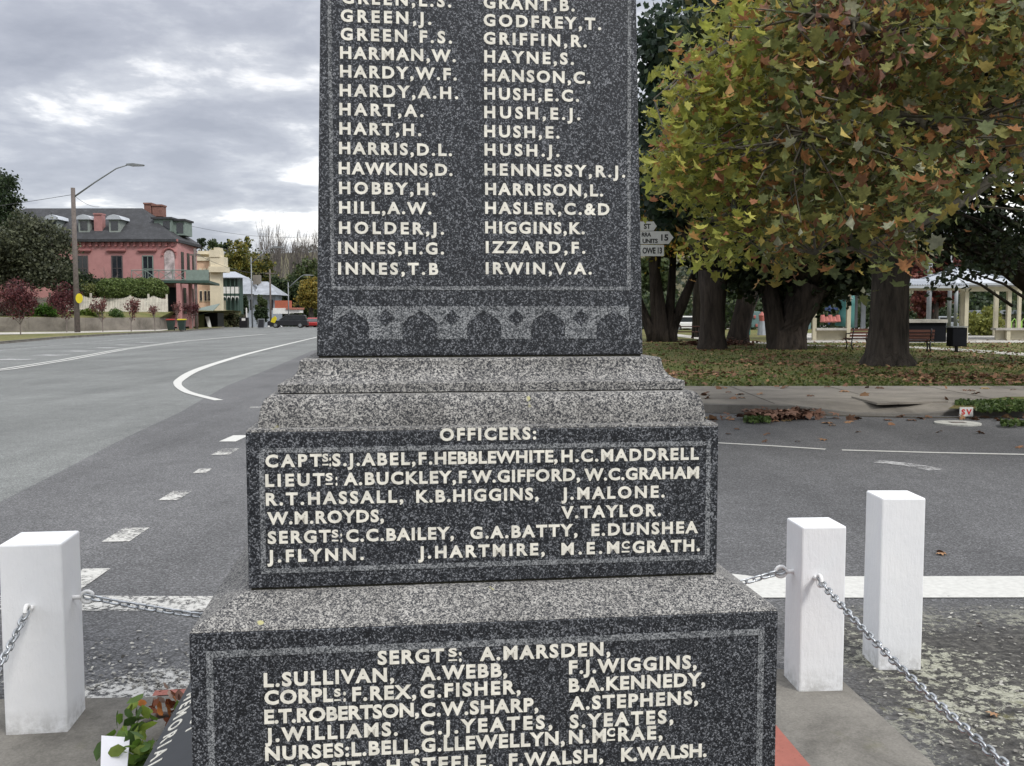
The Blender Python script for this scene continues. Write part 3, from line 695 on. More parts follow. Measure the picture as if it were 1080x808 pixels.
R += rowpts([('R.T.HASSALL,', 280.5, 425.5), ('K.B.HIGGINS,', 439, 568), ('J.MALONE.', 592, 700.8)], 532.8, 523.8)
R += rowpts([('W.M.ROYDS,', 282, 405), ('V.TAYLOR.', 592, 697)], 553, 543.3)
R += rowpts([('SERGT', 282.5, 349), ('S', 350, 357, .62, 'S'), (':', 359, 361), ('C.C.BAILEY,', 365, 478.8), ('G.A.BATTY,', 496, 609), ('E.DUNSHEA', 623.8, 736)], 573.2, 562)
R += rowpts([('J.FLYNN.', 282, 383.8), ('J.HARTMIRE,', 441, 574.5), ('M.E.M', 592, 653), ('C', 655.5, 663.8, .62, 'S'), ('GRATH.', 667, 738)], 593, 581)
lettering([(r_[0], r_[1], r_[2], r_[3], None, *(r_[5:] if len(r_) > 5 else (1,))) for r_ in R], W2, mid, cap=.0248)
R = []
R += rowpts([('SERGT', 398.3, 468.5), ('S', 473, 482, .62, 'S'), (':', 484, 487), ('A.MARSDEN,', 506, 643.6)], 700.5, 691.2, 398, 644)
R += rowpts([('L.SULLIVAN,', 278.3, 415.8), ('A.WEBB,', 443.3, 535), ('F.J.WIGGINS,', 600, 734.6)], 724.2, 710.4, 278, 600)
R += rowpts([('CORPL', 279, 351.5), ('S', 352.6, 359.5, .55, 'S'), (':', 362, 365), ('F.REX,', 371.6, 439), ('G.FISHER,', 443.3, 549), ('B.A.KENNEDY,', 600, 743.5)], 742.8, 729.4, 278, 600)
R += rowpts([('E.T.ROBERTSON,', 279, 442), ('C.W.SHARP,', 444.5, 567.8), ('A.STEPHENS,', 600.8, 736)], 763, 748.6, 278, 600)
R += rowpts([('J.WILLIAMS.', 279.8, 419.6), ('C.J.YEATES,', 443.3, 582.5), ('S.YEATES,', 600.8, 710)], 782.4, 767.6, 278, 600)
R += rowpts([('NURSES:L.BELL,', 279.8, 442), ('G.LLEWELLYN,', 444.5, 595.5), ('N.M', 600, 639), ('C', 640, 648.5, .62, 'S'), ('RAE,', 651.8, 698.6)], 802, 784, 278, 600)
R += rowpts([('J.SCOTT', 283, 380), ('H.STEELE,', 408, 520), ('F.WALSH,', 536.7, 636), ('K.WALSH.', 655, 745)], 822, 802.5, 278, 655)
lettering([(r_[0], r_[1], r_[2], r_[3], None, *(r_[5:] if len(r_) > 5 else (1,))) for r_ in R], W1, lower, cap=.0270)

# sloping plaque slab on the left side: top edge on the block, lower outer edge at px (200,713)->(150,808)
zo, zi = .40, .52
p_ = gr(150.5, 808, zo); q_ = MIi @ Vector(p_); xo = q_.x; xi = -W1-.002
pq = MB()
ya, yb2 = -.56, .56
pq.add([(xo, ya, zo), (xo, yb2, zo), (xi, yb2, zi), (xi, ya, zi), (xo, ya, 0.013), (xo, yb2, .013), (xi, yb2, .013), (xi, ya, .013)], [(0, 3, 2, 1), (4, 0, 1, 5), (0, 4, 7, 3), (1, 2, 6, 5), (3, 7, 6, 2), (4, 5, 6, 7)])
plq = pq.build('side_plaque', 'slate', mem, bevel=.003)
su = Vector((xi-xo, 0, zi-zo)).normalized(); sn = Vector((-su.z, 0, su.x))
def plq_to3(x, z, o):     # text x runs from +y to -y, text up goes up the slope
    p = Vector((xo, yb2-x, zo))+su*z+sn*o; return (p.x, p.y, p.z)
for txt, y0_, y1_, h_, cp_ in (('RS MEMORIAL', .05, .68, .022, .040), ('DISTRICT', .14, .56, .098, .040)):
    v, f = text_flat(txt, y0_, y1_, 0, cp_, .02); v = v+np.array([0, h_]); tm = MB(); put(tm, v, f, plq_to3, .0012); tm.build('lettering', 'letter', plq)

# ------------------------------------------------------------------ posts and chains
def post(name_label, cx, cy, w, h, rz, eyes, z0=.012, grp='white memorial posts'):
    t_ = thing('bollard', name_label, 'bollard', (cx, cy, z0), rz, grp)
    m_ = MB(); hw_ = w/2
    g_ = np.random.default_rng(int(cx*100) % 97)
    # body with slightly uneven edges
    prof = [(hw_*1.0, -.05), (hw_, .0), (hw_*1.004, h*.3), (hw_*.996, h*.7), (hw_*.995, h-.004)]
    m_.rings(prof); 
    o = m_.build('post_body', 'post', t_, bevel=.007)
    for (ex, ey, ez, ang) in eyes:     # local position on the face, direction angle
        e = MB(); dx, dy = math.cos(ang), math.sin(ang)
        e.tube([(ex-dx*.01, ey-dy*.01, ez), (ex+dx*.03, ey+dy*.03, ez)], .0085, 8)
        pts = [(ex+dx*(.05+.021*math.cos(k)), ey+dy*(.05+.021*math.cos(k)), ez+.021*math.sin(k)) for k in np.linspace(0, 2*PI, 15)]
        e.tube(pts, .0075, 7, cap=False)
        e.build('eye_bolt', 'eyewhite', t_, True)
    return t_
def post_px(flx, fly, width, h, rz):
    """centre of a post whose front-left foot is at this pixel"""
    x, y = G(flx, fly, .012); c_, s_ = math.cos(rz), math.sin(rz); hw_ = width/2
    return x+c_*hw_-s_*hw_, y+s_*hw_+c_*hw_
WLp = .212; cL = post_px(5.5, 775.5, WLp, .66, .13)
PL = post('white painted square memorial post left of the granite blocks', cL[0], cL[1], WLp, .690, .13, [(WLp/2, -.0, .46, 0), (-.0, -WLp/2, .46, -PI/2)])
WRp = .18; cR = post_px(842.5, 729.5, WRp, .66, .06)
PR = post('shorter white memorial post on the right holding two chains', cR[0], cR[1], WRp, .665, .06, [(-WRp/2, .0, .46, PI), (-.035, -WRp/2, .46, -PI/2)])
x, y = G(928, 707.5); WFp = .185
PF = post('taller white post without chains on the lichen covered ground at right', x+WFp/2-.01+.0, y+WFp/2, WFp, .742, .0, [], .0)
def eye_world(P, ex, ey, ez, ang):
    c_, s_ = math.cos(P.rotation_euler.z), math.sin(P.rotation_euler.z); dx, dy = math.cos(ang)*.052, math.sin(ang)*.052
    X, Y = ex+dx, ey+dy; return Vector((P.location.x+c_*X-s_*Y, P.location.y+s_*X+c_*Y, P.location.z+ez))
# the two front posts of the enclosure stand beside the camera
PL2 = post('white memorial post at the front left corner', -1.18, .55, .21, .675, .1, [(0, .105, .46, PI/2)])
PR2 = post('white memorial post at the front right corner', 1.30, .62, .18, .655, .06, [(0, .09, .46, PI/2)])
def chain(a, b, sag, label, lk=.046, wire=.0044):
    t_ = MB(); N = 400
    P = [a.lerp(b, i/N)-Vector((0, 0, sag*4*(i/N)*(1-i/N))) for i in range(N+1)]
    L = [0]
    for i in range(N): L.append(L[-1]+(P[i+1]-P[i]).length)
    pitch = lk*.70; n = int(L[-1]/pitch)
    def pt(s_):
        i = min(N-1, max(0, int(np.searchsorted(L, s_))-1)); u = (s_-L[i])/max(1e-9, L[i+1]-L[i]); return P[i].lerp(P[i+1], u)
    for k in range(n+1):
        c_ = pt(min(L[-1], k*L[-1]/n)); d = (pt(min(L[-1], k*L[-1]/n+.01))-pt(max(0, k*L[-1]/n-.01))).normalized()
        s1 = d.cross(Vector((0, 0, 1))).normalized(); s2 = d.cross(s1)
        ang = .55 if k % 2 else .55+PI/2
        ang += random.uniform(-.2, .2)
        sd = s1*math.cos(ang)+s2*math.sin(ang)
        half = lk/2-wire; w_ = .0105; loop = []
        for q in range(8): th = -PI/2+PI*q/7; loop.append(c_+d*(half-w_+w_*math.cos(th))+sd*w_*math.sin(th))
        for q in range(8): th = PI/2+PI*q/7; loop.append(c_-d*(half-w_)+d*w_*math.cos(th)+sd*w_*math.sin(th))
        loop.append(loop[0])
        # closed tube
        nrm = d.cross(sd); n_ = 6; vv = []
        for i, p in enumerate(loop[:-1]):
            tg = (loop[i+1]-loop[i-1 if i else -2]).normalized(); bb = tg.cross(nrm).normalized()
            for j in range(n_): th = 2*PI*j/n_; vv.append(p+bb*math.cos(th)*wire+nrm*math.sin(th)*wire)
        m_ = len(loop)-1
        t_.add(vv, [(i*n_+j, i*n_+(j+1) % n_, ((i+1) % m_)*n_+(j+1) % n_, ((i+1) % m_)*n_+j) for i in range(m_) for j in range(n_)])
    o = t_.build('chain', 'steel', None, True); tag(o, label, 'chain', 'steel chains between the white posts'); return o
chain(eye_world(PL, WLp/2, 0, .46, 0), eye_world(PR, -WRp/2, 0, .46, PI), .17, 'steel chain hanging behind the memorial between two white posts')
chain(eye_world(PL, 0, -WLp/2, .46, -PI/2), eye_world(PL2, 0, .105, .46, PI/2), .22, 'steel chain running forward from the left white post')
chain(eye_world(PR, -.035, -WRp/2, .46, -PI/2), eye_world(PR2, 0, .09, .46, PI/2), .10, 'long steel chain crossing in front of the taller white post')

# wreath with card lying beside the plaque
wx, wy = G(166, 792, .05)
wr = thing('wreath', 'small wreath of green and browned leaves beside the sloping plaque', 'wreath', (wx, wy, .012), 0)
ringp = []
for k in range(20):
    u = k/20*2*PI; ringp.append((.10*math.cos(u)-.0, .22*math.sin(u)+.05, .06+.02*math.sin(3*u)))
rg = MB(); rg.tube(ringp+[ringp[0]], .012, 6); rg.build('wreath_ring', 'twig', wr, True)
pp = np.array([p for p in ringp for _ in range(15)])+RNG.normal(size=(300, 3))*np.array([.028, .03, .03])+np.array([0, 0, .03])
leaves(pp[pp[:, 1] < .15], .052, [(.14, .24, .04, 3), (.22, .30, .05, 2), (.07, .13, .03, 2)], 'green_leaves', 'leaf', wr, 'oval')
leaves(pp[pp[:, 1] > .13]+np.array([.02, .03, 0]), .042, [(.30, .10, .05, 2), (.45, .16, .04, 2), (.35, .25, .2, 1), (.12, .06, .04, 1)], 'withered_leaves', 'litter', wr, 'oval')
a = gr(107, 776, .17); b = gr(137, 778, .16); c = gr(134, 812, .10); d = gr(106, 812, .10)
cdm = MB(); P4 = [Vector(p) for p in (a, b, c, d)]; nrm = (P4[1]-P4[0]).cross(P4[3]-P4[0]).normalized()*.0015
cdm.add([p-nrm for p in P4]+[p+nrm for p in P4], [(0, 1, 2, 3), (7, 6, 5, 4), (0, 4, 5, 1), (1, 5, 6, 2), (2, 6, 7, 3), (3, 7, 4, 0)])
cdo = tag(cdm.build('card', 'card'), 'blank white card on a clear stick beside the wreath', 'card')
st = MB(); st.tube([gr(124, 787, .145), gr(148, 800, .09)], .0022, 6); st.build('card_stick', 'lamplens', cdo, True)

# ------------------------------------------------------------------ left bank: wall, fence, hedge, hotel
def px2(px, Y): return at(px, 333, Y)[0]
def zpx(py, Y): return at(300, py, Y)[2]
# terrace bank behind the stone wall
wl = [(-75, 80), (px2(-20, 85), 85), (px2(30, 86.5), 86.5), (px2(90, 90), 90), (px2(168, 97), 97), (-38.6, 112)]
bk = MB(); n_ = len(wl)
v = [(x, y+.2, 1.35) for x, y in wl]+[(x-.3, y+4.2, 1.9) for x, y in wl]+[(x-1, y+30, 2.2) for x, y in wl]
v += [(wl[-1][0], wl[-1][1], -.1), (wl[-1][0]-.3, wl[-1][1]+4.2, -.1), (wl[-1][0]-1, wl[-1][1]+30, -.1)]
f = [(i, i+1, n_+i+1, n_+i) for i in range(n_-1)]+[(n_+i, n_+i+1, 2*n_+i+1, 2*n_+i) for i in range(n_-1)]+[(n_-1, 3*n_, 3*n_+1, 2*n_-1), (2*n_-1, 3*n_+1, 3*n_+2, 3*n_-1)]
bk.add(v, f); struct(bk.build('terrace', 'verge'))
sw = MB()
for i in range(len(wl)-1):
    a, b = Vector(wl[i]), Vector(wl[i+1]); d = (b-a).normalized(); nn_ = Vector((-d.y, d.x))*.35
    h0 = 1.40 if i < 3 else 1.33; h1 = h0 if i != 2 else 1.33
    sw.add([(a.x, a.y, 0), (b.x, b.y, 0), (b.x+nn_.x, b.y+nn_.y, 0), (a.x+nn_.x, a.y+nn_.y, 0), (a.x, a.y, h0), (b.x, b.y, h1), (b.x+nn_.x, b.y+nn_.y, h1), (a.x+nn_.x, a.y+nn_.y, h0)],
           [(0, 1, 5, 4), (4, 5, 6, 7), (3, 7, 6, 2), (0, 4, 7, 3), (1, 2, 6, 5)])
tag(sw.build('retaining_wall', 'stone', bevel=.04), 'low weathered stone retaining wall behind the far footpath', 'wall')
# picket fence
fa, fb = Vector((px2(30, 92), 92)), Vector((px2(176, 101), 101))
fence = thing('picket_fence', 'cream picket fence with scalloped top above the stone wall', 'fence', (0, 0, 0))
d = (fb-fa); Lf = d.length; d.normalize(); pk = MB(); k = 0; s_ = 0
while s_ < Lf:
    p = fa+d*s_; u = (s_ % 2.4)/2.4; top = 3.32+.32*(abs(u-.5)*2)**2-.12; z0 = 1.72
    M4 = Matrix.Translation((p.x, p.y, 0)) @ Matrix.Rotation(math.atan2(d.y, d.x), 4, 'Z')
    pk.prism_xz([(0, z0), (.13, z0), (.13, top), (.065, top+.09), (0, top)], -.01, .012)
    for i in range(len(pk.v)-10, len(pk.v)): pk.v[i] = tuple(M4 @ Vector(pk.v[i]))
    s_ += .155
pk.build('pickets', 'fencew', fence)
rr = MB()
for z in (2.0, 3.0): rr.tube([(fa.x, fa.y+.05, z), (fb.x, fb.y+.05, z)], .05, 4)
rr.build('rail', 'fencew', fence)
for i in range(8):
    p = fa+d*(Lf*i/7); q = MB(); q.box(p.x-.08, p.x+.08, p.y+.02, p.y+.18, 1.6, 3.75); q.build('fence_post', 'fencew', fence)

# pink hotel
HY = 105.0; HZ = 1.9
hx1 = px2(188, HY); hx0 = -61.0; eav = zpx(252.3, HY)
hy2 = 113.0; hx2 = px2(209, hy2)
hotel = thing('pink_hotel', 'two storey pink rendered hotel with dark slate roof and dormers', 'building', (0, 0, 0))
ch0 = px2(172, HY)            # chamfered corner start
wm = MB()
foot = [(hx0, HY), (hx1-.35, HY), (hx1, HY+.3), (hx2, hy2), (hx2-4.5, hy2+9), (hx0, hy2+9)]
wm.prism(foot, .3, eav); wm.build('wall', 'pink', hotel)
def hwin(x0, x1, y0, y1, cross=False, lintel=True):
    z1, z0 = zpx(y0, HY), zpx(y1, HY); X0, X1 = px2(x0, HY), px2(x1, HY)
    w = MB(); w.box(X0, X1, HY-.03, HY+.1, z0, z1); wo = w.build('window', 'glass', hotel)
    f_ = MB(); t_ = .07
    for a, b, c, d_ in ((X0-.04, X0+t_, z0, z1), (X1-t_, X1+.04, z0, z1), (X0, X1, z1-t_, z1+.03), (X0, X1, z0-.04, z0+t_), ((X0+X1)/2-.03, (X0+X1)/2+.03, z0, z1), (X0, X1, (z0+z1)/2-.03, (z0+z1)/2+.03)):
        f_.box(a, b, HY-.07, HY-.031, c, d_)
    f_.build('frame', 'winframe' if not cross else 'sage', wo)
    if lintel:
        l_ = MB(); l_.box(X0-.45, X1+.45, HY-.28, HY-.001, z1+.52, z1+.72); l_.box(X0-.35, X1+.35, HY-.18, HY-.002, z1+.38, z1+.519); l_.build('lintel', 'pinktrim', hotel)
for a in (22, 50): hwin(a, a+11, 269.6, 292)
hwin(83.5, 94.5, 269.6, 296); hwin(119.6, 130.7, 269.6, 296); hwin(152, 163, 269.6, 297, True)
for a in (88, 122, 154): hwin(a, a+9, 306, 322, lintel=False)
# cornice and dentils
cn = MB(); cn.box(hx0-.3, hx1+.2, HY-.35, HY-.001, eav-.25, eav); cn.build('cornice', 'pinktrim', hotel)
for k in range(36):
    dn = MB()
    x = hx0+.6+k*.68; 
    if x < hx1: dn.box(x, x+.26, HY-.25, HY-.002, eav-.75, eav-.26); dn.build('dentil', 'pinktrim', hotel)
# arched niche on the corner
zb_, zt_2 = zpx(297, HY), zpx(264, HY); cx0, cx1 = px2(175, HY), px2(185.5, HY); rad_ = (cx1-cx0)/2
arch = [(cx0, zb_), (cx1, zb_)]+[((cx0+cx1)/2+rad_*math.cos(u), zt_2-rad_+rad_*math.sin(u)) for u in np.linspace(0, PI, 12)]
am = MB(); am.prism_xz(arch, HY-.06, HY+.05); ao = am.build('arched_niche', simple('faded_mural', (.42, .36, .36), .8, .55, 1.6), hotel)
ar = MB(); R_ = rad_+.22
ar.tube([((cx0+cx1)/2+R_*math.cos(u), HY-.08, zt_2-rad_+R_*math.sin(u)) for u in np.linspace(0, PI, 14)], .12, 6); ar.build('arch_moulding', 'pinktrim', hotel)
# road facade windows
dv_ = Vector((hx2-hx1, hy2-HY-.3)); L_ = dv_.length; an = math.atan2(dv_.y, dv_.x)
for u, z0, z1 in ((.22, 297, 267), (.52, 297, 267), (.8, 297, 267), (.3, 331, 304), (.7, 331, 304)):
    w = MB(); M4 = Matrix.Translation((hx1, HY+.3, 0)) @ Matrix.Rotation(an, 4, 'Z')
    w.box(u*L_-.5, u*L_+.5, -.05, .1, zpx(z0, 109), zpx(z1, 109), M=M4); w.build('window', 'glass', hotel)
# ground floor corner recess with pillar
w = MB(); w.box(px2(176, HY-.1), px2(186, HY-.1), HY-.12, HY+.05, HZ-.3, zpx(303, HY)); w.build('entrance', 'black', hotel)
w = MB(); w.box(px2(188, HY-2), px2(192, HY-2), HY-2.4, HY-1.9, .1, zpx(299, HY-2)); w.build('pillar', 'pink', hotel)
w = MB(); w.box(px2(200, HY+1), px2(203, HY+1), HY+.8, HY+1.2, .1, zpx(299, HY)); w.build('pillar', 'pink', hotel)
# balcony
bz = zpx(299, HY); bal = MB(); bal.prism([(px2(168, HY-2.4), HY-2.4), (px2(221, HY-2.4), HY-2.4), (px2(221, HY+4), HY+8), (hx1, HY-.01), (px2(168, HY), HY-.01)], bz, bz+.25); bo = bal.build('balcony', 'dkgreen', hotel)
rl = MB(); xs0, xs1 = px2(168, HY-2.4), px2(221, HY-2.4); xh = px2(197, HY-2.4)
def railing(x0, y0, x1, y1, cross):
    n = max(1, int(math.hypot(x1-x0, y1-y0)/1.2)); m_ = MB()
    for k in range(n+1):
        x, y = x0+(x1-x0)*k/n, y0+(y1-y0)*k/n; m_.tube([(x, y, bz+.25), (x, y, bz+1.35)], .04, 4)
        if k < n:
            xa, ya_ = x0+(x1-x0)*(k+1)/n, y0+(y1-y0)*(k+1)/n
            m_.tube([(x, y, bz+.3), (xa, ya_, bz+1.3)], .03, 4); m_.tube([(x, y, bz+1.3), (xa, ya_, bz+.3)], .03, 4)
    for z in (bz+.32, bz+1.33): m_.tube([(x0, y0, z), (x1, y1, z)], .045, 4)
    m_.build('railing', 'sage', bo)
railing(px2(140, HY-2.3), HY-2.3, xh, HY-2.3, True)
m_ = MB(); m_.box(xh, xs1, HY-2.36, HY-2.30, bz+.25, bz+1.35); m_.build('balcony_panel', 'sage', bo)
# roof: hipped
ez = eav; rz_ = zpx(218.5, 109.5); ridx0, ridx1 = px2(26, 109.5), px2(150, 109.5)
o_ = .5
A = (hx0-o_, HY-o_, ez); B = (hx1+.1, HY-o_, ez); C_ = (hx2+.55, hy2, ez-.05); D_ = (hx2-4.2, hy2+9.5, ez); E_ = (hx0-o_, hy2+9.5, ez)
r0_, r1_ = (ridx0, 110.5, rz_), (ridx1, 110.5, rz_); r2_ = (ridx1-1, 114.5, rz_)
rf = MB(); rf.add([A, B, C_, D_, E_, r0_, r1_, r2_], [(0, 1, 6, 5), (1, 2, 6), (2, 3, 7, 6), (3, 4, 5, 7), (4, 0, 5), (5, 6, 7)])
rf.add([(p[0], p[1], p[2]-.28) for p in (A, B, C_, D_, E_)], [(4, 3, 2, 1, 0)])
o5 = len(rf.v)-13; 
rf.f += [(o5+i, o5+8+i, o5+8+(i+1) % 5, o5+(i+1) % 5) for i in range(5)]; rf.mi += [0]*5
ro = rf.build('roof', 'roofslate', hotel)
def dormer(x0, x1, yt, yb_, Y=None):
    # front face of the dormer stands on the slope
    zb2_ = zpx(yb_, 106.6); Yd = HY-o_+(zb2_-ez)/(rz_-ez)*(110.5-HY+o_); Yd -= .15
    X0, X1 = px2(x0, Yd), px2(x1, Yd); zt2 = zpx(yt+5, Yd); zp = zpx(yt, Yd)
    m_ = MB(); w_ = (X1-X0)*.14
    m_.box(X0+w_, X1-w_, Yd, Yd+2.6, zb2_-.3, zt2); do = m_.build('dormer', 'dormer', ro)
    m_ = MB(); m_.prism_xz([(X0-.05, zt2-.05), (X1+.05, zt2-.05), (X1-w_, zt2+.32), ((X0+X1)/2, zp), (X0+w_, zt2+.32)], Yd-.25, Yd+2.6); m_.build('dormer_roof', 'metalroof', do)
    m_ = MB(); m_.box(X0+1.9*w_, X1-1.9*w_, Yd-.04, Yd+.05, zb2_+.1, zt2-.22); m_.build('pane', 'glass', do)
for a in ((51, 66), (83.5, 99.5), (115.5, 131.5)): dormer(a[0], a[1], 226, 244.5)
for x0, x1, yt, yb_, Yd in ((165, 183, 229, 242, 107.5), (184, 197, 231, 246, 108.3)):
    X0, X1 = px2(x0, Yd), px2(x1, Yd); m_ = MB(); m_.box(X0, X1, Yd, Yd+2.5, zpx(yb_+2, Yd), zpx(yt+2, Yd)); do = m_.build('dormer', 'sage', ro)
    m_ = MB(); m_.box(X0-.25, X1+.15, Yd-.3, Yd+2.7, zpx(yt+2, Yd), zpx(yt, Yd)); m_.build('dormer_roof', 'roofslate', do)
    m_ = MB(); m_.box(X1-.9, X1-.15, Yd-.03, Yd+.05, zpx(yb_, Yd), zpx(yt+4, Yd)); m_.build('pane', 'glass', do)
m_ = MB(); m_.box(px2(103.3, 106.3), px2(111.7, 106.3), 106.0, 106.9, zpx(247, 106.3), zpx(226.5, 106.3)); m_.box(px2(102.9, 106.3), px2(112, 106.3), 105.9, 107.0, zpx(226.5, 106.3), zpx(225, 106.3)); m_.build('chimney', 'chimpink', ro)
for x0, x1, yt in ((155, 162.5, 213.7), (163.5, 173.5, 215.5)):
    m_ = MB(); Yd = 111.5; m_.box(px2(x0, Yd), px2(x1, Yd), Yd, Yd+1.4, zpx(228, Yd), zpx(yt+1.6, Yd)); m_.box(px2(x0-.6, Yd), px2(x1+.6, Yd), Yd-.1, Yd+1.5, zpx(yt+1.6, Yd), zpx(yt, Yd)); m_.build('chimney', 'brick', ro)

# cream commercial building
cb_ = thing('cream_building', 'cream rendered shop building with stepped parapet beyond the pink hotel', 'building', (0, 0, 0))
CY_ = 135.0
def cbx(name, mat, x0, x1, y0, y1, Y, dpt, par=None):
    m_ = MB(); m_.box(px2(x0, Y), px2(x1, Y), Y, Y+dpt, zpx(y1, Y), zpx(y0, Y)); return m_.build(name, mat, par or cb_)
cbx('wall', 'cream', 222, 233, 272, 350, CY_, 1.4); cbx('cornice', 'cream', 221, 238, 281, 287, CY_-.6, 2.4); cbx('parapet', 'cream', 223, 237.5, 271, 281, CY_-.2, 1.8)
cbx('parapet_block', 'cream', 222, 233, 263.5, 271, CY_-.3, 2); cbx('parapet_block', 'cream', 210, 222, 264.5, 268, CY_+2, 6); cbx('parapet_block', 'cream', 227, 232.5, 261, 264, CY_-.25, 1.9)
cbx('side_wall', 'cream', 205, 224, 267, 345, CY_+3, .8); cbx('front_wing', 'peach', 208, 222.5, 274, 335, CY_+1, 2); cbx('wing_cornice', 'cream', 207, 223.5, 271, 275, CY_+.8, 2.5)
for x in (211, 215.6, 219.5):
    w = cbx('window', 'cream', x-.2, x+3, 283, 298, CY_+.9, .2); cbx('pane', 'glass', x+.4, x+2.4, 285, 297, CY_+.82, .2, w)
    w = cbx('window', 'cream', x-.2, x+3, 306, 318, CY_+.9, .2); cbx('pane', 'glass', x+.4, x+2.4, 307, 317, CY_+.82, .2, w)
# sloping green awning in front
aw = thing('green_awning_shed', 'low green roofed shed with dark open front beside the hotel', 'shed', (0, 0, 0))
Y = 124; m_ = MB(); m_.add([(px2(210, Y), Y, zpx(325, Y)), (px2(232, Y), Y, zpx(320, Y)), (px2(232, Y), Y-3, zpx(328, Y)), (px2(210, Y), Y-3, zpx(334, Y)), (px2(210, Y), Y, zpx(326, Y)), (px2(232, Y), Y, zpx(321, Y)), (px2(232, Y), Y-3, zpx(329, Y)), (px2(210, Y), Y-3, zpx(335, Y))], [(0, 1, 2, 3), (7, 6, 5, 4), (0, 3, 7, 4), (1, 5, 6, 2), (3, 2, 6, 7)]); m_.build('roof', 'sage', aw)
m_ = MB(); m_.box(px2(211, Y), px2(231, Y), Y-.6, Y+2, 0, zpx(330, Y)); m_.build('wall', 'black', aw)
m_ = MB(); x = px2(221, 118); m_.add([(x-.1, 117.6, .2), (x+.35, 117.6, .0), (x-.05, 117.9, 1.4), (x-.5, 117.9, 1.4), (x-.1, 117.65, .2), (x+.35, 117.65, 0), (x-.05, 117.95, 1.4), (x-.5, 117.95, 1.4)], [(0, 1, 2, 3), (7, 6, 5, 4), (0, 3, 7, 4), (1, 5, 6, 2), (3, 2, 6, 7)])
tag(m_.build('leaning_board', 'white'), 'narrow white board leaning in front of the green roofed shed', 'board')

# green verandah building
gv = thing('verandah_building', 'two storey dark green building with white lattice verandahs', 'building', (0, 0, 0))
Y = 146.0
def gb(name, mat, x0, x1, y0, y1, Yq, dpt, par=None): 
    m_ = MB(); m_.box(px2(x0, Yq), px2(x1, Yq), Yq, Yq+dpt, zpx(y1, Yq), zpx(y0, Yq)); return m_.build(name, mat, par or gv)
gb('wall', 'dkgreen', 234.5, 251, 292, 346, Y+1.5, 3)
m_ = MB(); m_.add([(px2(233, Y), Y-.3, zpx(292.5, Y)), (px2(254.5, Y), Y-.3, zpx(292.5, Y)), (px2(249, Y+5), Y+5, zpx(286.5, Y+5)), (px2(236, Y+5), Y+5, zpx(286.5, Y+5)), (px2(233, Y), Y-.3, zpx(293.3, Y)), (px2(254.5, Y), Y-.3, zpx(293.3, Y)), (px2(254, Y), Y+5, zpx(293.3, Y+5)), (px2(234, Y), Y+5, zpx(293.3, Y+5))], [(0, 1, 2, 3), (4, 5, 1, 0), (1, 5, 6, 2), (0, 3, 7, 4), (7, 6, 5, 4)]); m_.build('roof', 'greyroof', gv)
for x in (234.8, 239, 243.5, 248, 252.6): gb('verandah_post', 'dkgreen', x-.35, x+.35, 293, 342, Y, .2)
gb('balustrade', 'white', 234.8, 253, 302.5, 309.5, Y+.02, .06); gb('floor_band', 'dkgreen', 234.6, 253, 309.5, 312, Y, 1.6)
la = MB()
for i in range(4):
    x0 = px2(235.2+i*4.4, Y); x1 = px2(239+i*4.4, Y); c_ = (x0+x1)/2; r_ = (x1-x0)/2; zt3 = zpx(312, Y); zb3 = zpx(317.5, Y)
    pts = [(x0, zb3), (x0, zt3), (x1, zt3), (x1, zb3)]+[(c_+r_*math.cos(u), zb3+(zt3-zb3)*.8*math.sin(u)) for u in np.linspace(0, PI, 8)][1:-1]
    la.prism_xz(pts, Y+.03, Y+.08)
la.build('arched_valance', 'white', gv); gb('lower_balustrade', 'white', 242, 253, 329, 335.5, Y+.02, .06)
gb('window', 'cream', 236, 238.5, 317, 332, Y+1.4, .2)

# white roofed cottage lower down the street
ct = thing('white_cottage', 'pale weatherboard cottage with light metal roof further down the street', 'house', (0, 0, 0))
Y = 182.0
def hb(name, mat, x0, x1, y0, y1, Yq, dpt, par=None, owner=None):
    m_ = MB(); m_.box(px2(x0, Yq), px2(x1, Yq), Yq, Yq+dpt, zpx(y1, Yq), zpx(y0, Yq)); return m_.build(name, mat, par or ct)
hb('wall', 'cotwall', 256, 291, 309, 352, Y+1, 5)
def hip(x0, x1, xr0, xr1, ye, yr, Yq, dpt, par, mat='cotroof'):
    m_ = MB(); za, zr = zpx(ye, Yq), zpx(yr, Yq+dpt/2)
    m_.add([(px2(x0, Yq), Yq, za), (px2(x1, Yq), Yq, za), (px2(x1, Yq), Yq+dpt, za), (px2(x0, Yq), Yq+dpt, za), (px2(xr0, Yq+dpt/2), Yq+dpt/2, zr), (px2(xr1, Yq+dpt/2), Yq+dpt/2, zr)], [(0, 1, 5, 4), (1, 2, 5), (2, 3, 4, 5), (3, 0, 4), (3, 2, 1, 0)])
    return m_.build('roof', mat, par)
ro2 = hip(253, 270, 253.5, 263, 310, 292.5, Y, 9, ct); hip(268, 293, 275, 283, 311, 297, Y-1, 10, ct)
hb('chimney', 'stone', 267.5, 275, 290, 300, Y+3, 1.0, ro2)
for x in (264, 272, 279, 285): w = hb('window', 'glass', x, x+3.2, 316, 327, Y+.95, .1)
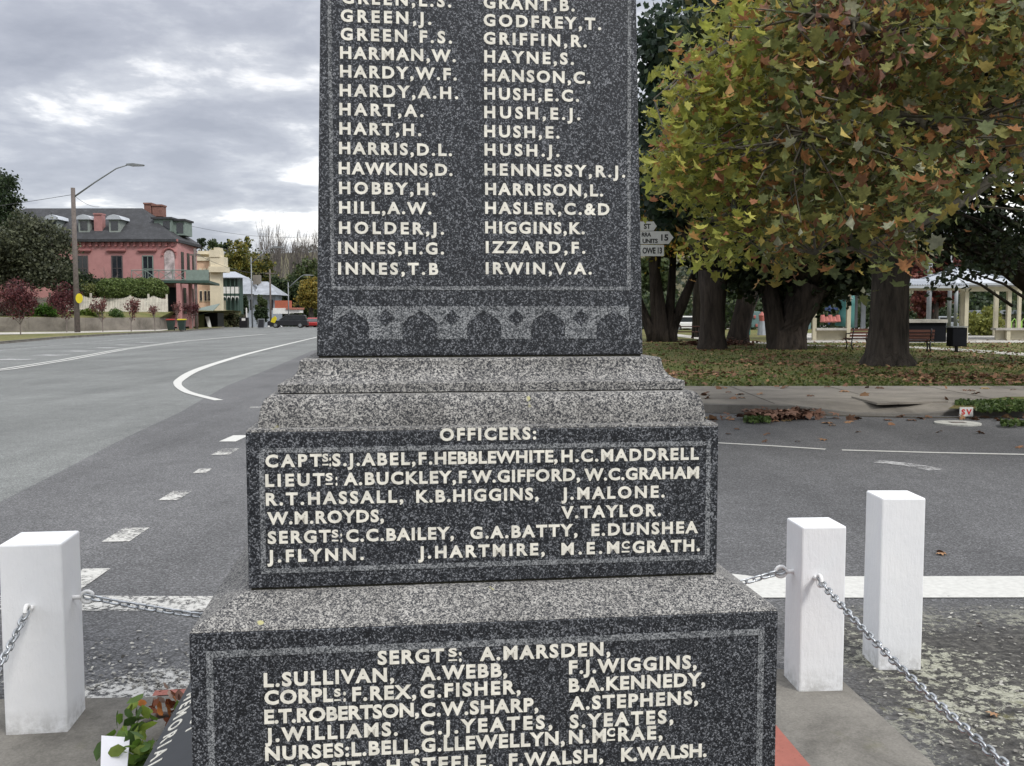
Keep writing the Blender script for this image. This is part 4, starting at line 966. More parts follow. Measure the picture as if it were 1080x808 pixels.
# orange sided trailer and low sheds by the bottom of the street
m_ = MB(); Y = 170; m_.box(px2(290, Y), px2(304, Y), Y, Y+3, zpx(325, Y), zpx(317, Y)); m_.box(px2(288, Y), px2(306, Y), Y-.1, Y+3, zpx(331, Y), zpx(325, Y), 1)
tag(m_.build('orange_shed', ['orange', 'white']), 'orange topped white roadside shed at the bottom of the street', 'shed')
m_ = MB(); m_.box(px2(303, Y), px2(316, Y), Y, Y+3, zpx(330, Y), zpx(326.5, Y)); m_.box(px2(302, Y), px2(317, Y), Y-.3, Y+3.2, zpx(326.5, Y), zpx(324.5, Y), 1)
tag(m_.build('low_shed', ['white', simple('rusty_roof', (.35, .14, .10))]), 'low white shed with rust red roof beside the orange one', 'shed')

# ------------------------------------------------------------------ poles and street lamps
def lamp(px, Y, ytop, arm_px, arm_py, lab, r=.16, mat='wood', dY=0):
    x = px2(px, Y); z = zpx(ytop, Y); t_ = thing('street_lamp', lab, 'street lamp', (x, Y, .1), 0, 'street lamps along the road')
    m_ = MB(); m_.tube([(0, 0, -.3), (0, 0, z-.1)], [r, r*.72], 10); m_.build('pole', mat, t_, True)
    ax, az = px2(arm_px, Y+dY)-x, zpx(arm_py, Y+dY)-.1
    m_ = MB(); m_.tube([(0, 0, z-.9), (ax*.4, dY*.4, z-.9+(az-z+.9)*.47), (ax*.78, dY*.78, z-.9+(az-z+.9)*.88), (ax, dY, az)], [.075, .065, .055, .05], 8)
    m_.build('arm', 'lampmetal', t_, True)
    s_ = 1 if ax > 0 else -1
    m_ = MB(); m_.prism_xz([(ax-.15*s_, az-.05), (ax+.3*s_, az-.14), (ax+1.25*s_, az-.12), (ax+1.3*s_, az-.02), (ax+.4*s_, az+.10), (ax-.15*s_, az+.06)][::s_], dY-.16, dY+.16); m_.build('lamp_head', 'lampmetal', t_)
    return t_
lamp(81.2, 82, 198, 140, 173.5, 'tall grey street lamp on timber pole with round yellow sign', .24)
x = px2(81.2, 82)
sg = MB(); sx_, sz_ = px2(84.3, 81.6), zpx(314.5, 81.6)
sg.add([(sx_+.30*math.cos(u), 81.55, sz_+.42*math.sin(u)) for u in np.linspace(0, 2*PI, 15)[:-1]]+[(sx_+.30*math.cos(u), 81.59, sz_+.42*math.sin(u)) for u in np.linspace(0, 2*PI, 15)[:-1]], [tuple(range(14)), tuple(range(27, 13, -1))]+[(i, 14+i, 14+(i+1) % 14, (i+1) % 14) for i in range(14)])
tag(sg.build('road_sign', 'yellow'), 'yellow warning sign fixed to the tall timber lamp pole', 'sign')
lamp(266, 122, 271, 290, 260.5, 'slim grey street lamp beyond the verandah building', .10, 'lampmetal')
lamp(304.5, 140, 298, 322, 290, 'smaller street lamp behind the black parked car', .10, 'lampmetal')
def upole(px, Y, ytop, lab, arm=.9):
    x = px2(px, Y); z = zpx(ytop, Y); t_ = thing('power_pole', lab, 'power pole', (x, Y, 0))
    m_ = MB(); m_.tube([(0, 0, -.6), (0, 0, z)], [.17, .12], 9); m_.build('pole', 'wood', t_, True)
    m_ = MB(); m_.box(-arm, arm, -.07, .05, z-.75, z-.58); m_.build('crossarm', 'wood', t_); return (x, Y, z-.5)
pa = upole(207, 103, 262, 'timber power pole at the hotel balcony corner', .5)
pb = upole(285.5, 152, 284, 'timber power pole behind the black parked car', .7)
wr_ = MB()
def wire(a, b, sag, r=.02):
    wr_.tube([tuple(np.array(a)*(1-u)+np.array(b)*u-np.array([0, 0, sag*4*u*(1-u)])) for u in np.linspace(0, 1, 12)], r, 4)
lt = (px2(81, 82), 82, zpx(205, 82)); wire(lt, (-70, 100, 11), .3); wire(lt, (px2(108, 112), 112, zpx(218, 112)), .3)
wire((px2(180, 112), 112, zpx(233, 112)), (px2(345, 160), 160, zpx(248, 160)), 1.0); wire(pb, (px2(350, 152), 152, zpx(313, 152)), .3)
wire(pa, pb, .8); tag(wr_.build('power_lines', 'black'), 'thin dark power lines strung between the street poles', 'power line')

# ------------------------------------------------------------------ bins, signs, cars on the left
def bin_(px, py, Y, lidmat, lab, h=1.08):
    x = px2(px, Y); t_ = thing('wheelie_bin', lab, 'bin', (x, Y, .12), .1, 'wheelie bins by the verge')
    m_ = MB(); m_.add([(-.24, -.28, .05), (.24, -.28, .05), (.24, .26, .05), (-.24, .26, .05), (-.34, -.38, h-.1), (.34, -.38, h-.1), (.34, .34, h-.1), (-.34, .34, h-.1)], [(3, 2, 1, 0), (4, 5, 6, 7), (0, 1, 5, 4), (1, 2, 6, 5), (2, 3, 7, 6), (3, 0, 4, 7)]); m_.build('bin_body', 'bing', t_, bevel=.02)
    m_ = MB(); m_.box(-.38, .38, -.44, .4, h-.099, h-.03); m_.box(-.33, .33, -.38, .36, h-.029, h+.02); m_.build('lid', lidmat, t_, bevel=.02)
    for s_ in (-1, 1): m_ = MB(); m_.tube([(s_*.22, .3, .1), (s_*.28, .3, .1)], .1, 10); m_.build('wheel', 'rubber', t_)
bin_(180, 349, 92, 'redlid', 'dark green wheelie bin with red lid'); bin_(191.7, 349, 92, 'yellow', 'dark green wheelie bin with yellow lid')
x = px2(257.5, 122); t_ = thing('litter_bin', 'black litter bin with white panel behind the grass verge', 'bin', (x, 122, 0))
m_ = MB(); m_.box(-.5, .5, -.4, .4, 0, 1.3); m_.build('bin_body', 'black', t_, bevel=.03)
m_ = MB(); m_.box(-.2, .25, -.42, -.401, .9, 1.2); m_.build('panel', 'white', t_)
m_ = MB(); m_.tube([(.3, 0, 1.2), (.3, 0, 2.5)], .09, 8); m_.build('sign_post', 'white', t_)
x = px2(275.5, 117); t_ = thing('sandwich_board', 'dark sandwich board sign with grey frame near the black car', 'sign', (x, 117, 0), 0)
m_ = MB(); m_.add([(-.42, -.3, 0), (.42, -.3, 0), (.42, -.03, 1.15), (-.42, -.03, 1.15), (-.42, -.27, 0), (.42, -.27, 0), (.42, 0, 1.15), (-.42, 0, 1.15)], [(0, 1, 2, 3), (7, 6, 5, 4), (0, 3, 7, 4), (1, 5, 6, 2), (3, 2, 6, 7), (0, 4, 5, 1)]); m_.build('board', 'lampmetal', t_)
m_ = MB(); m_.add([(-.34, -.285, .1), (.34, -.285, .1), (.34, -.055, 1.06), (-.34, -.055, 1.06)], [(0, 1, 2, 3)]); m_.build('panel', 'black', t_)
def car(lab, x, y, rz, L, Wd, H, mat, suv=True, z0=0.0, grp=None, name='parked_car'):
    t_ = thing(name, lab, 'car', (x, y, z0), rz, grp); h = L/2
    cl_, bl = .28, H*.58
    body = [(-h, cl_+.1), (-h+.12, cl_), (h-.15, cl_), (h, cl_+.12), (h-.03, bl*.86), (h-.25, bl*.95), (h*.42, bl), (-h+.08, bl), (-h, bl*.9)]
    m_ = MB(); m_.prism_xz(body, -Wd/2, Wd/2); m_.build('body', mat, t_, bevel=.06)
    back = -h+.12 if suv else -h*.72
    cab = [(back, bl-.02), (h*.45, bl-.02), (h*.12, H-.03), (h*.0, H), (back+.4, H), (back+.22, H-.06)]
    m_ = MB(); m_.prism_xz(cab, -Wd/2+.12, Wd/2-.12); cb2 = m_.build('cabin', mat, t_, bevel=.05)
    m_ = MB()
    for s_ in (-1, 1):
        y0_ = s_*(Wd/2-.115); q = [(back+.38, bl+.05), (h*.36, bl+.05), (h*.11, H-.12), (back+.46, H-.12)]
        m_.prism_xz(q, min(y0_, y0_-.02*s_), max(y0_, y0_-.02*s_)+.001)
    m_.build('side_windows', 'glass', t_)
    m_ = MB(); yy = Wd/2-.2; e = .012
    m_.add([(h*.44+e, -yy, bl+.03), (h*.44+e, yy, bl+.03), (h*.13+e, yy-.05, H-.06), (h*.13+e, -yy+.05, H-.06)], [(0, 1, 2, 3)]); m_.build('windscreen', 'glass', t_)
    m_ = MB(); m_.add([(back-e, -yy, bl+.05), (back-e, yy, bl+.05), (back+.2-e, yy-.05, H-.12), (back+.2-e, -yy+.05, H-.12)], [(3, 2, 1, 0)]); m_.build('rear_window', 'glass', t_)
    for sx__ in (-.62, .60):
        for sy_ in (-1, 1):
            m_ = MB(); m_.tube([(sx__*h, sy_*(Wd/2-.2), .34), (sx__*h, sy_*(Wd/2+.01), .34)], .34, 16); wo = m_.build('wheel', 'rubber', t_)
            m_ = MB(); m_.tube([(sx__*h, sy_*(Wd/2-.1), .34), (sx__*h, sy_*(Wd/2+.02), .34)], .2, 12); m_.build('rim', 'lampmetal', wo)
    for sy_ in (-1, 1):
        m_ = MB(); m_.box(h-.1, h+.01, sy_*(Wd/2-.3)-.2, sy_*(Wd/2-.3)+.2, bl*.66, bl*.83); m_.build('headlight', 'lamplens', t_)
        m_ = MB(); m_.box(-h-.01, -h+.08, sy_*(Wd/2-.2)-.14, sy_*(Wd/2-.2)+.14, bl*.62, bl*.88); m_.build('tail_light', 'redlid', t_)
    return t_
x = px2(304, 121); cr_ = car('black four wheel drive parked side on across the far road end', x, 121, PI+.12, 4.9, 1.9, 1.62, 'black')
m_ = MB(); m_.box(px2(285, 120), px2(291, 120), 120.3, 120.35, zpx(341, 120), zpx(333, 120))
m_ = MB(); xa = px2(288.5, 119.8); m_.add([(xa-.36, 119.8, .75), (xa+.1, 119.8, .6), (xa+.42, 119.8, 1.15), (xa+.2, 119.8, 1.5), (xa-.2, 119.8, 1.2), (xa-.36, 119.86, .75), (xa+.1, 119.86, .6), (xa+.42, 119.86, 1.15), (xa+.2, 119.86, 1.5), (xa-.2, 119.86, 1.2)], [(0, 1, 2, 3, 4), (9, 8, 7, 6, 5)]+[(i, 5+i, 5+(i+1) % 5, (i+1) % 5) for i in range(5)])
tag(m_.build('warning_flag', 'yellow'), 'bright yellow flag beside the front of the black car', 'flag')
car('red car half hidden behind the memorial at the road end', px2(334, 128), 128, 1.4, 4.4, 1.8, 1.35, 'carred', False, -.1)
car('small white car beyond the black four wheel drive', px2(292, 150), 150, .3, 4.3, 1.8, 1.45, 'carwhite', False, -1.2)
m_ = MB(); m_.box(px2(262, 128), px2(345, 128), 126, 126.4, -.1, .35)

# ------------------------------------------------------------------ left trees and shrubs
OL = [(.075, .085, .05, 4), (.11, .12, .07, 3), (.05, .06, .038, 2)]
DG = [(.03, .05, .022, 4), (.045, .07, .028, 3), (.02, .035, .016, 2)]
tree('olive_tree', 'broad grey green tree hiding the left end of the pink hotel', (px2(22, 91), 91, 1.7), 11, (5.2, 3.5, 5.0), 5.6, .35, OL, 26000, .26, 11, lobes=20, lr=.38, bk='barkgrey', sub=30, subr=.2)
tree('conifer', 'tall dark evergreen rising above the hotel roof at left edge', (px2(-4, 99), 99, 1.7), 17, (3.1, 3, 6.6), 9.8, .35, DG, 16000, .26, 12, lobes=18)
tree('shrub', 'darker rounded evergreen bush above the left end of the stone wall', (px2(64, 94), 94, 1.7), 6, (2.0, 1.6, 2.6), 3.4, .15, DG, 8000, .2, 13, lobes=12)
HG = [(.12, .17, .05, 4), (.17, .22, .07, 3), (.07, .11, .035, 2)]
def shrub(name, lab, px, Y, r, cz, pal, n, size, seed, cat='shrub', base=1.7, grp=None, tw=False):
    t_ = thing(name, lab, cat, (px2(px, Y), Y, base), 0, grp)
    P, L = crown(n, (0, 0, cz), r, 14, .45, seed, sub=16, subr=.3); P = P[P[:, 2] > .02]
    leaves(P, size, pal, 'foliage', 'leaf', t_)
    m_ = MB(); limbs(m_, (0, 0, 0), L[:8], .06, wob=.05); m_.build('stems', 'twig', t_); return t_
hg = thing('hedge', 'long clipped green hedge behind the cream picket fence', 'hedge', (0, 0, 0))
P = []
for k, u in enumerate(np.linspace(0, 1, 15)):
    px = 113+u*56; Y = 97+u*5; top = zpx(293.5+1.2*math.sin(k*1.9)+(3 if k > 13 else 0), Y); bot = zpx(315, Y)
    P.append(blob(1500, (px2(px, Y), Y, (top+bot)/2), (.95, .9, (top-bot)/2), .8))
P = np.concatenate(P); leaves(P, .17, HG, 'foliage', 'leaf', hg)
m_ = MB()
for u in np.linspace(0, 1, 15): x = px2(113+u*56, 97+u*5); m_.tube([(x, 97+u*5, 1.8), (x, 97+u*5, 4.4)], .05, 5)
m_.build('stems', 'twig', hg)
shrub('shrub', 'yellow green rounded shrub behind the picket fence near the tall pole', 96, 98, (1.3, 1.2, 1.5), 2.0, [(.14, .17, .05, 3), (.20, .21, .07, 2), (.08, .10, .04, 1)], 5000, .16, 21)
shrub('shrub', 'dark green rounded shrub between the yellow green shrub and the hedge', 109, 99, (1.2, 1.2, 1.7), 2.0, DG, 5000, .16, 22)
shrub('shrub', 'low dark bush under the hotel windows behind the hedges', 93, 102, (1.6, 1.2, 1.6), 3.2, DG, 4500, .18, 23)
shrub('shrub', 'bright green leafy shrub on the bank above the stone wall', 47, 88.5, (2.1, 1.0, .75), .75, [(.06, .14, .02, 3), (.10, .20, .03, 2)], 5000, .14, 24, base=1.3)
shrub('shrub', 'spiky green plant on the bank right of the tall pole', 91, 91.5, (1.4, .6, .45), .4, [(.13, .19, .03, 3), (.10, .15, .03, 2)], 2000, .14, 25, base=1.35)
shrub('shrub', 'small green plant spilling over the stone wall below the hedge', 122, 93.5, (.8, .6, .7), .4, [(.06, .11, .03, 3), (.10, .16, .04, 2)], 1800, .13, 26, base=1.2)
# greyish ivy covered mass on the wall's left end
shrub('shrub', 'grey leafy mound at the left end of the stone wall', 8, 87.6, (3.6, 1.0, 1.2), .9, [(.09, .09, .06, 3), (.14, .13, .09, 2), (.05, .06, .03, 1)], 7000, .15, 27, base=1.3)
# bare twiggy shrubs in front of the hotel
def twiggy(name, lab, cat, loc, h, spread, r, n, seed, col='twig', grp=None, depth=3, lean=0, trunk=.0):
    g = random.Random(seed); t_ = thing(name, lab, cat, loc, 0, grp); m_ = MB(); tips = []
    def rec(p, d, l, rad, k):
        q = p+d*l; mid_ = p+d*l*.5+Vector((g.uniform(-1, 1), g.uniform(-1, 1), 0))*l*.05
        m_.tube([p, mid_, q], [rad, rad*.85, rad*.6], 4 if k < 2 else 5, cap=False)
        tips.append((p.lerp(q, .6))); tips.append(q)
        if k == 0: return
        for _ in range(n):
            e = (d+Vector((g.gauss(0, spread), g.gauss(0, spread), g.gauss(0, spread*.5)+.12))).normalized(); rec(p.lerp(q, g.uniform(.45, 1)), e, l*g.uniform(.55, .8), rad*.55, k-1)
    if trunk: m_.tube([(0, 0, -.1), (0, 0, trunk)], [r*1.5, r*1.2], 6)
    for _ in range(max(3, n)): rec(Vector((0, 0, trunk)), Vector((g.gauss(0, spread), g.gauss(0, spread), 1)).normalized(), h*.40, r, depth)
    m_.build('branches', 'twig' if col == 'twig' else col, t_); return t_, tips
for i, (px, Y, h) in enumerate(((116, 103.5, 5.2), (137, 104, 5.2))):
    twiggy('bare_shrub', ['leafless twiggy shrub left of the hotel balcony', 'leafless reddish shrub below the crossed hotel window'][i], 'shrub', (px2(px, Y), Y, 1.7), h, .45, .04, 4, 30+i)
# purple street trees
RP = [(.10, .028, .032, 4), (.15, .05, .05, 3), (.06, .02, .025, 2)]
specs = [(21, 71, 4.2, 1.35, 2600, 'widest purple leaved street tree at the far left of the verge', 1.0), (70, 82.5, 4.3, 1.0, 2600, 'dense dark purple street tree just left of the tall lamp pole', 1.0),
         (108, 85, 3.2, .72, 700, 'sparse purple street tree just right of the tall lamp pole', .8), (138, 87, 3.2, .9, 800, 'sparse spreading purple street tree below the clipped hedge', .8),
         (163, 91, 2.7, .6, 260, 'thin almost leafless street tree left of the wheelie bins', .8), (187, 97, 3.0, .6, 300, 'thin reddish street tree behind the wheelie bins', .9), (203, 99, 3.0, .72, 1000, 'small purple street tree beside the timber power pole', 1.0)]
for i, (px, Y, h, rad, n, lab, dn_) in enumerate(specs):
    x = px2(px, Y); t_, tips = twiggy('street_tree', lab, 'tree', (x, Y, .12), h-.9, .26*rad/.9+.04, .035, 3, 40+i, 'twig', 'small purple leaved street trees on the verge', 3, trunk=.75)
    g = np.random.default_rng(50+i); T = np.array([tuple(p) for p in tips]); T = T[T[:, 2] > .9]
    P = T[g.integers(0, len(T), n)]+g.normal(size=(n, 3))*.13; 
    if n > 2000:
        Q = blob(n//2, (0, 0, (h+1.1)/2), (rad, rad, (h-1.0)/2), .2); P = np.concatenate([P, Q])
    leaves(P, .13, RP if n > 900 else [(.17, .07, .06, 3), (.12, .04, .04, 2)], 'crown', 'leaf', t_)

# trees beyond the buildings on the left
YG = [(.16, .15, .03, 4), (.10, .12, .03, 3), (.22, .18, .03, 2)]; MG = [(.05, .075, .025, 3), (.075, .10, .035, 2)]
def btree(lab, px, Y, ytop, rpx, pal, n, size, seed, gz=None, ybot=None, **k):
    z0 = terr(0, Y) if gz is None else gz; zt = zpx(ytop, Y); zb = zpx(ybot, Y) if ybot else z0+(zt-z0)*.12
    r = rpx*Y/F_PX; cz = (zt+zb)/2-z0
    return tree('tree', lab, (px2(px, Y), Y, z0), 0, (r, r*.8, (zt-zb)/2), cz, .3+r*.05, pal, n, size, seed, **k)
btree('tall yellow green autumn tree above the verandah building', 247, 205, 248, 27, YG, 12000, .5, 60)
btree('yellow green tree sloping down behind the cottage roof', 272, 215, 262, 24, YG+[(.06, .08, .03, 4)], 12000, .5, 61)
btree('green tree behind the cream parapet', 228, 215, 256, 20, MG, 8000, .5, 62)
btree('dark green tree behind the far street lamp', 298, 195, 284, 22, DG+MG, 12000, .45, 63)
btree('rounded green tree at the right below the bare poplars', 320, 200, 272, 22, MG+[(.11, .12, .04, 1)], 12000, .45, 64)
btree('golden leaved tree touching the memorial at the road end', 328, 150, 290, 15, [(.34, .25, .05, 3), (.24, .2, .05, 2), (.14, .15, .04, 1)], 9000, .3, 65, ybot=334)
btree('olive tree filling the view behind the memorial left edge', 345, 190, 278, 20, MG, 9000, .45, 66)
btree('small dark tree between the verandah building and the cottage', 258, 160, 305, 5.5, DG, 3500, .3, 67, ybot=335)
btree('leafy bush in front of the pale cottage', 276, 165, 312, 7, MG, 3000, .3, 68, ybot=334)
btree('dark bush at the foot of the far street lamp', 275, 135, 324, 8, DG, 4500, .25, 69, ybot=344, gz=-.5)
shrub('shrub', 'dark hedge bush behind the litter bin by the road', 247, 130, (1.5, 1, 1.0), .9, [(.10, .09, .05, 2), (.05, .07, .03, 2)], 2500, .2, 70, base=-.1)
for i, (px, yt) in enumerate(((283, 253), (301, 244), (322, 246), (340, 250), (312, 258), (291, 262), (330, 262))):
    Y = 235+i*3; z0 = terr(0, Y); h = zpx(yt, Y)-z0
    lab = ['leftmost tall bare poplar against the hill', 'tallest bare poplar in the middle of the row', 'broad bare poplar right of the tallest one', 'bare poplar partly behind the memorial', 'shorter bare poplar between two taller ones', 'short bare tree at the foot of the leftmost poplar', 'short bare tree near the memorial edge'][i]
    twiggy('bare_poplar', lab, 'tree', (px2(px, Y), Y, z0), h*1.0, .15, .26, 3, 80+i, 'poplar', 'bare poplars in front of the hills', 4, trunk=h*.12)
# brush and far woodland on the hills: uncountable
g = np.random.default_rng(5); P = []
for _ in range(900):
    px = g.uniform(-300, 1500); Y = g.uniform(300, 1000); x = px2(px, Y); z = terr(x, Y); r = g.uniform(4, 9)
    P.append(blob(60, (x, Y, z+r*.5), (r, r, r*.8), .6))
for _ in range(300):
    px = g.uniform(-700, 1900); Y = g.uniform(1350, 1720); x = px2(px, Y); z = terr(x, Y); r = g.uniform(6, 13)
    P.append(blob(40, (x, Y, z+r*.5), (r, r, r*.8), .6))
P = np.concatenate(P); o = leaves(P, 3.2, [(.045, .06, .04, 3), (.06, .08, .045, 2), (.09, .09, .045, 1)], 'hill_woodland', 'leaf'); o['kind'] = 'stuff'; o['label'] = 'scattered dark woodland on the distant hills'; o['category'] = 'woodland'
for o_ in (o,): pass
# far ridge trees that show against the sky above the cream building
g = random.Random(3)
for i, px in enumerate((214, 226, 233, 241, 252, 262)):
    Y = 760; x = px2(px, Y); z = terr(x, Y); zt = zpx([250, 253, 257, 251, 254, 249.5][i], Y); z0 = zpx(262, Y)
    tree('ridge_tree', 'small dark tree standing on the far skyline left of the poplars', (x, Y, z), 0, (3.6+g.random()*1.5, 3, (zt-z0)*.5), (zt+z0)/2-z, .6, DG+[(.06, .08, .06, 2)], 500, 1.5, 100+i, group='dark trees on the far skyline', lobes=6, sub=10)

# ------------------------------------------------------------------ park: trunks and crowns
DK = [(.018, .03, .014, 4), (.03, .045, .02, 3), (.04, .05, .02, 1)]
BC = [(.025, .045, .03, 4), (.04, .065, .04, 3), (.05, .075, .035, 1)]
YL = [(.30, .22, .03, 3), (.22, .20, .03, 3), (.11, .14, .03, 3), (.30, .13, .03, 1)]
ZP = .115
def big_trunk(t_, pts, rad, name='trunk', mat='bark', n=26, wob=.16):
    m_ = MB(); m_.tube(pts, rad, n, wob=wob); return m_.build(name, mat, t_, True)
def gpx(px, py, z=ZP): p = gr(px, py, z); return float(p[0]), float(p[1])

# main dark trunk with its own crown
x, y = gpx(936, 385.5); t_ = thing('tree', 'large dark furrowed trunk standing alone on the leaf strewn lawn', 'tree', (x, y, ZP))
k_ = y/F_PX
big_trunk(t_, [(0, 0, -.2), (0, 0, .08), (-.01, 0, .35), (0, 0, 1.1), (.02, 0, 2.2), (.06, 0, 3.1), (.0, 0, 4.2)], [.84, .70, .545, .48, .465, .52, .48], n=30, wob=.11)
P, L = crown(26000, (.3, 1.5, 9.2), (6.5, 6, 5.2), 26, .36, 201, sub=30, subr=.2)
P = P[P[:, 2] > 4.3]
m_ = MB(); limbs(m_, (0, 0, 3.4), L, .30); m_.build('limbs', 'bark', t_, True)
leaves(P, .30, [(.035, .05, .018, 5), (.05, .065, .022, 3), (.09, .085, .03, 1)], 'crown', 'leaf', t_)

def ptree(lab, px, py, rt, htr, ctr, cr, pal, n, size, seed, lean=(0, 0), lobes=20, **k):
    x, y = gpx(px, py); t_ = thing('tree', lab, 'tree', (x, y, ZP))
    fx, fy = lean
    big_trunk(t_, [(0, 0, -.2), (0, 0, .1), (fx*.1, 0, .6), (fx*.45, fy*.5, htr*.55), (fx, fy, htr)], [rt*1.15, rt*1.0, rt*.85, rt*.8, rt*1.0], mat='barkdark', wob=.10)
    P, L = crown(n, ctr, cr, lobes, .4, seed, sub=26, subr=.22); P = P[P[:, 2] > k.get('zmin', 2.0)]
    m_ = MB(); limbs(m_, (fx, fy, htr*.92), L, rt*.45); m_.build('limbs', 'bark', t_, True)
    leaves(P, size, pal, 'crown', 'leaf', t_); return t_
ptree('thick fluted trunk carrying a low spreading dark evergreen crown', 828, 368.5, .72, 2.6, (1.0, 0, 6.8), (6.2, 4, 4.6), DK, 26000, .30, 202, lean=(.9, 0), zmin=2.6)
ptree('broad brown trunk with drifted leaves at its foot near the memorial', 751, 368.5, .60, 3.2, (-.6, 1, 9.0), (3.6, 3.6, 5.5), BC, 20000, .32, 203, zmin=3.2)
ptree('dark leaning trunk close behind the broad brown one', 778, 362, .58, 3.2, (.5, 2, 8.6), (4.2, 3.5, 5.2), DK, 18000, .34, 204, lean=(.7, 0), zmin=3.0)
_p = gpx(828, 368.5); _t = [o for o in bpy.data.objects if o.get('label', '').startswith('thick fluted trunk')][0]
g = np.random.default_rng(55); Pq = []; m_ = MB()
for i in range(230):
    px = g.uniform(770, 918); up = np.interp(px, [770, 800, 850, 880, 918], [292, 312, 318, 312, 292]); py = g.uniform(215, up)
    c_ = np.array(at(px, py, g.uniform(39, 45)))-np.array([_p[0], _p[1], ZP]); Pq.append(c_+g.normal(size=(110, 3))*np.array([.5, .5, .34]))
    if i % 3 == 0: m_.tube([(.8, 0, 2.8), tuple((c_+np.array([.8, 0, 3.4]))/2), tuple(c_)], [.09, .06, .02], 4)
m_.build('low_limbs', 'barkdark', _t, True); leaves(np.concatenate(Pq), .26, DK, 'low_foliage', 'leaf', _t)
big_trunk(_t, [(-.15, .1, -.2), (-.2, .1, .3), (-.45, .1, 1.4), (-.75, .2, 2.9)], [.62, .5, .42, .3], name='stem', mat='barkdark', n=18)
big_trunk(_t, [(.25, -.1, -.2), (.3, -.1, .3), (.75, 0, 1.5), (1.7, .1, 2.9)], [.62, .5, .42, .34], name='stem', mat='barkdark', n=18)
# tall dark blue-green conifer rising at the top
x, y = px2(742, 62), 62.0; t_ = thing('cedar_tree', 'tall blue green cedar rising behind the yellow autumn foliage', 'tree', (x, y, ZP))
big_trunk(t_, [(0, 0, -.2), (0, 0, 6), (0, 0, 14), (0, 0, 24)], [.7, .55, .4, .1], n=14)
P = []; m_ = MB(); g = np.random.default_rng(9)
for i in range(70):
    z = 7+i*.27; rr_ = 3.7*(1-(z-7)/26)+.6; a_2 = g.uniform(0, 2*PI); L_ = rr_*g.uniform(.7, 1.15)
    tip = np.array([math.cos(a_2)*L_, math.sin(a_2)*L_, z-.5]); m_.tube([(0, 0, z), tuple(tip*.6+np.array([0, 0, z*.4])), tuple(tip)], [.09, .06, .02], 4)
    u = g.uniform(.2, 1, 420)[:, None]; q = np.array([0, 0, z])*(1-u)+tip*u; q += g.normal(size=q.shape)*np.array([.35, .35, .16])-np.array([0, 0, 1])*g.exponential(.35, (420, 1)); P.append(q)
m_.build('limbs', 'bark', t_, True); leaves(np.concatenate(P), .24, BC, 'crown', 'leaf', t_)
# multi stemmed yellow tree
x, y = gpx(702, 360.5); t_ = thing('autumn_tree', 'multi stemmed tree with small yellow leaves beside the memorial shaft', 'tree', (x, y, ZP))
m_ = MB()
for dx, r_, tp in ((-1.1, .30, (-2.2, .5, 6)), (-.3, .42, (-1.0, 0, 7)), (.4, .34, (1.9, 0, 4.6)), (.2, .28, (.6, .8, 7)), (-.7, .26, (-.2, -.4, 6.5))):
    m_.tube([(dx*.55, 0, -.2), (dx*.7, 0, .5), (dx*.9+tp[0]*.25, tp[1]*.3, tp[2]*.42), tp], [r_*1.35, r_*1.05, r_*.8, r_*.35], 12, wob=.12)
m_.build('trunk', 'barkdark', t_, True)
P, L = crown(20000, (-.2, 0, 7.6), (4.6, 4, 5.4), 24, .36, 205, sub=26, subr=.22); P = P[(P[:, 2] > 2.9)]
leaves(P, .23, YL, 'crown', 'leaf', t_, 'oval'); m_ = MB(); limbs(m_, (0, 0, 4.5), L, .12); m_.build('limbs', 'bark', t_, True)

# big evergreen leaning in from the right
t_ = thing('evergreen_tree', 'dark small leaved evergreen leaning in from the right edge over the pavilion', 'tree', (18.6, 28, ZP))
m_ = MB(); m_.tube([(0, 0, -.2), (-.2, 0, 1.2), tuple(np.array(at(1085, 296, 28))-np.array([18.6, 28, ZP])), tuple(np.array(at(1030, 255, 28))-np.array([18.6, 28, ZP])), tuple(np.array(at(985, 215, 28))-np.array([18.6, 28, ZP]))], [.6, .5, .34, .25, .12], 14, wob=.1)
m_.build('trunk', 'bark', t_, True)
g = np.random.default_rng(17); P = []; m_ = MB()
base = np.array([18.6, 28, ZP])
for i in range(300):
    px = g.uniform(900 if i % 3 == 0 else 945, 1190); lo = 284-8*math.sin(px*.03)-(22 if px < 985 else 0); py = g.uniform(30, lo) ; Y = g.uniform(25, 32)
    if px < 985 and py < 190: continue
    c_ = np.array(at(px, py, Y))-base; P.append(c_+g.normal(size=(g.integers(35, 95), 3))*.30)
    q = np.array(at(min(px+70, 1150), py+35, 28))-base
    m_.tube([tuple(q), tuple((q+c_)/2+np.array([0, 0, .15])), tuple(c_)], [.06, .04, .015], 4)
m_.build('limbs', 'bark', t_, True); leaves(np.concatenate(P), .17, DK, 'crown', 'leaf', t_, 'oval')

# plane tree: big lobed autumn leaves, trunk just outside the right edge
t_ = thing('plane_tree', 'autumn plane tree with large lobed green yellow and rust leaves overhead', 'tree', (13.2, 19.8, ZP)); base = np.array([13.2, 19.8, ZP])
m_ = MB(); m_.tube([(0, 0, -.2), (0, 0, .3), (0, 0, 2.5), (-.2, -.1, 5), (-.4, -.4, 8), (-.5, -.5, 11)], [.75, .6, .5, .42, .26, .04], 18, wob=.08); m_.build('trunk', 'plbark', t_, True)
g = np.random.default_rng(31); P = []; m_ = MB(); spine = []
def limb(pts, r0, r1):
    q = [np.array(at(*p))-base for p in pts]; n = len(q); m_.tube([tuple(v) for v in q], list(np.linspace(r0, r1, n)), 9, wob=.05); spine.extend(q); return q
limb([(1180, 60, 17), (1120, 100, 15), (1075, 118, 13.5), (1020, 128, 12.3), (975, 134, 11.5), (945, 122, 11), (900, 128, 10.6), (850, 140, 10.2)], .17, .02)
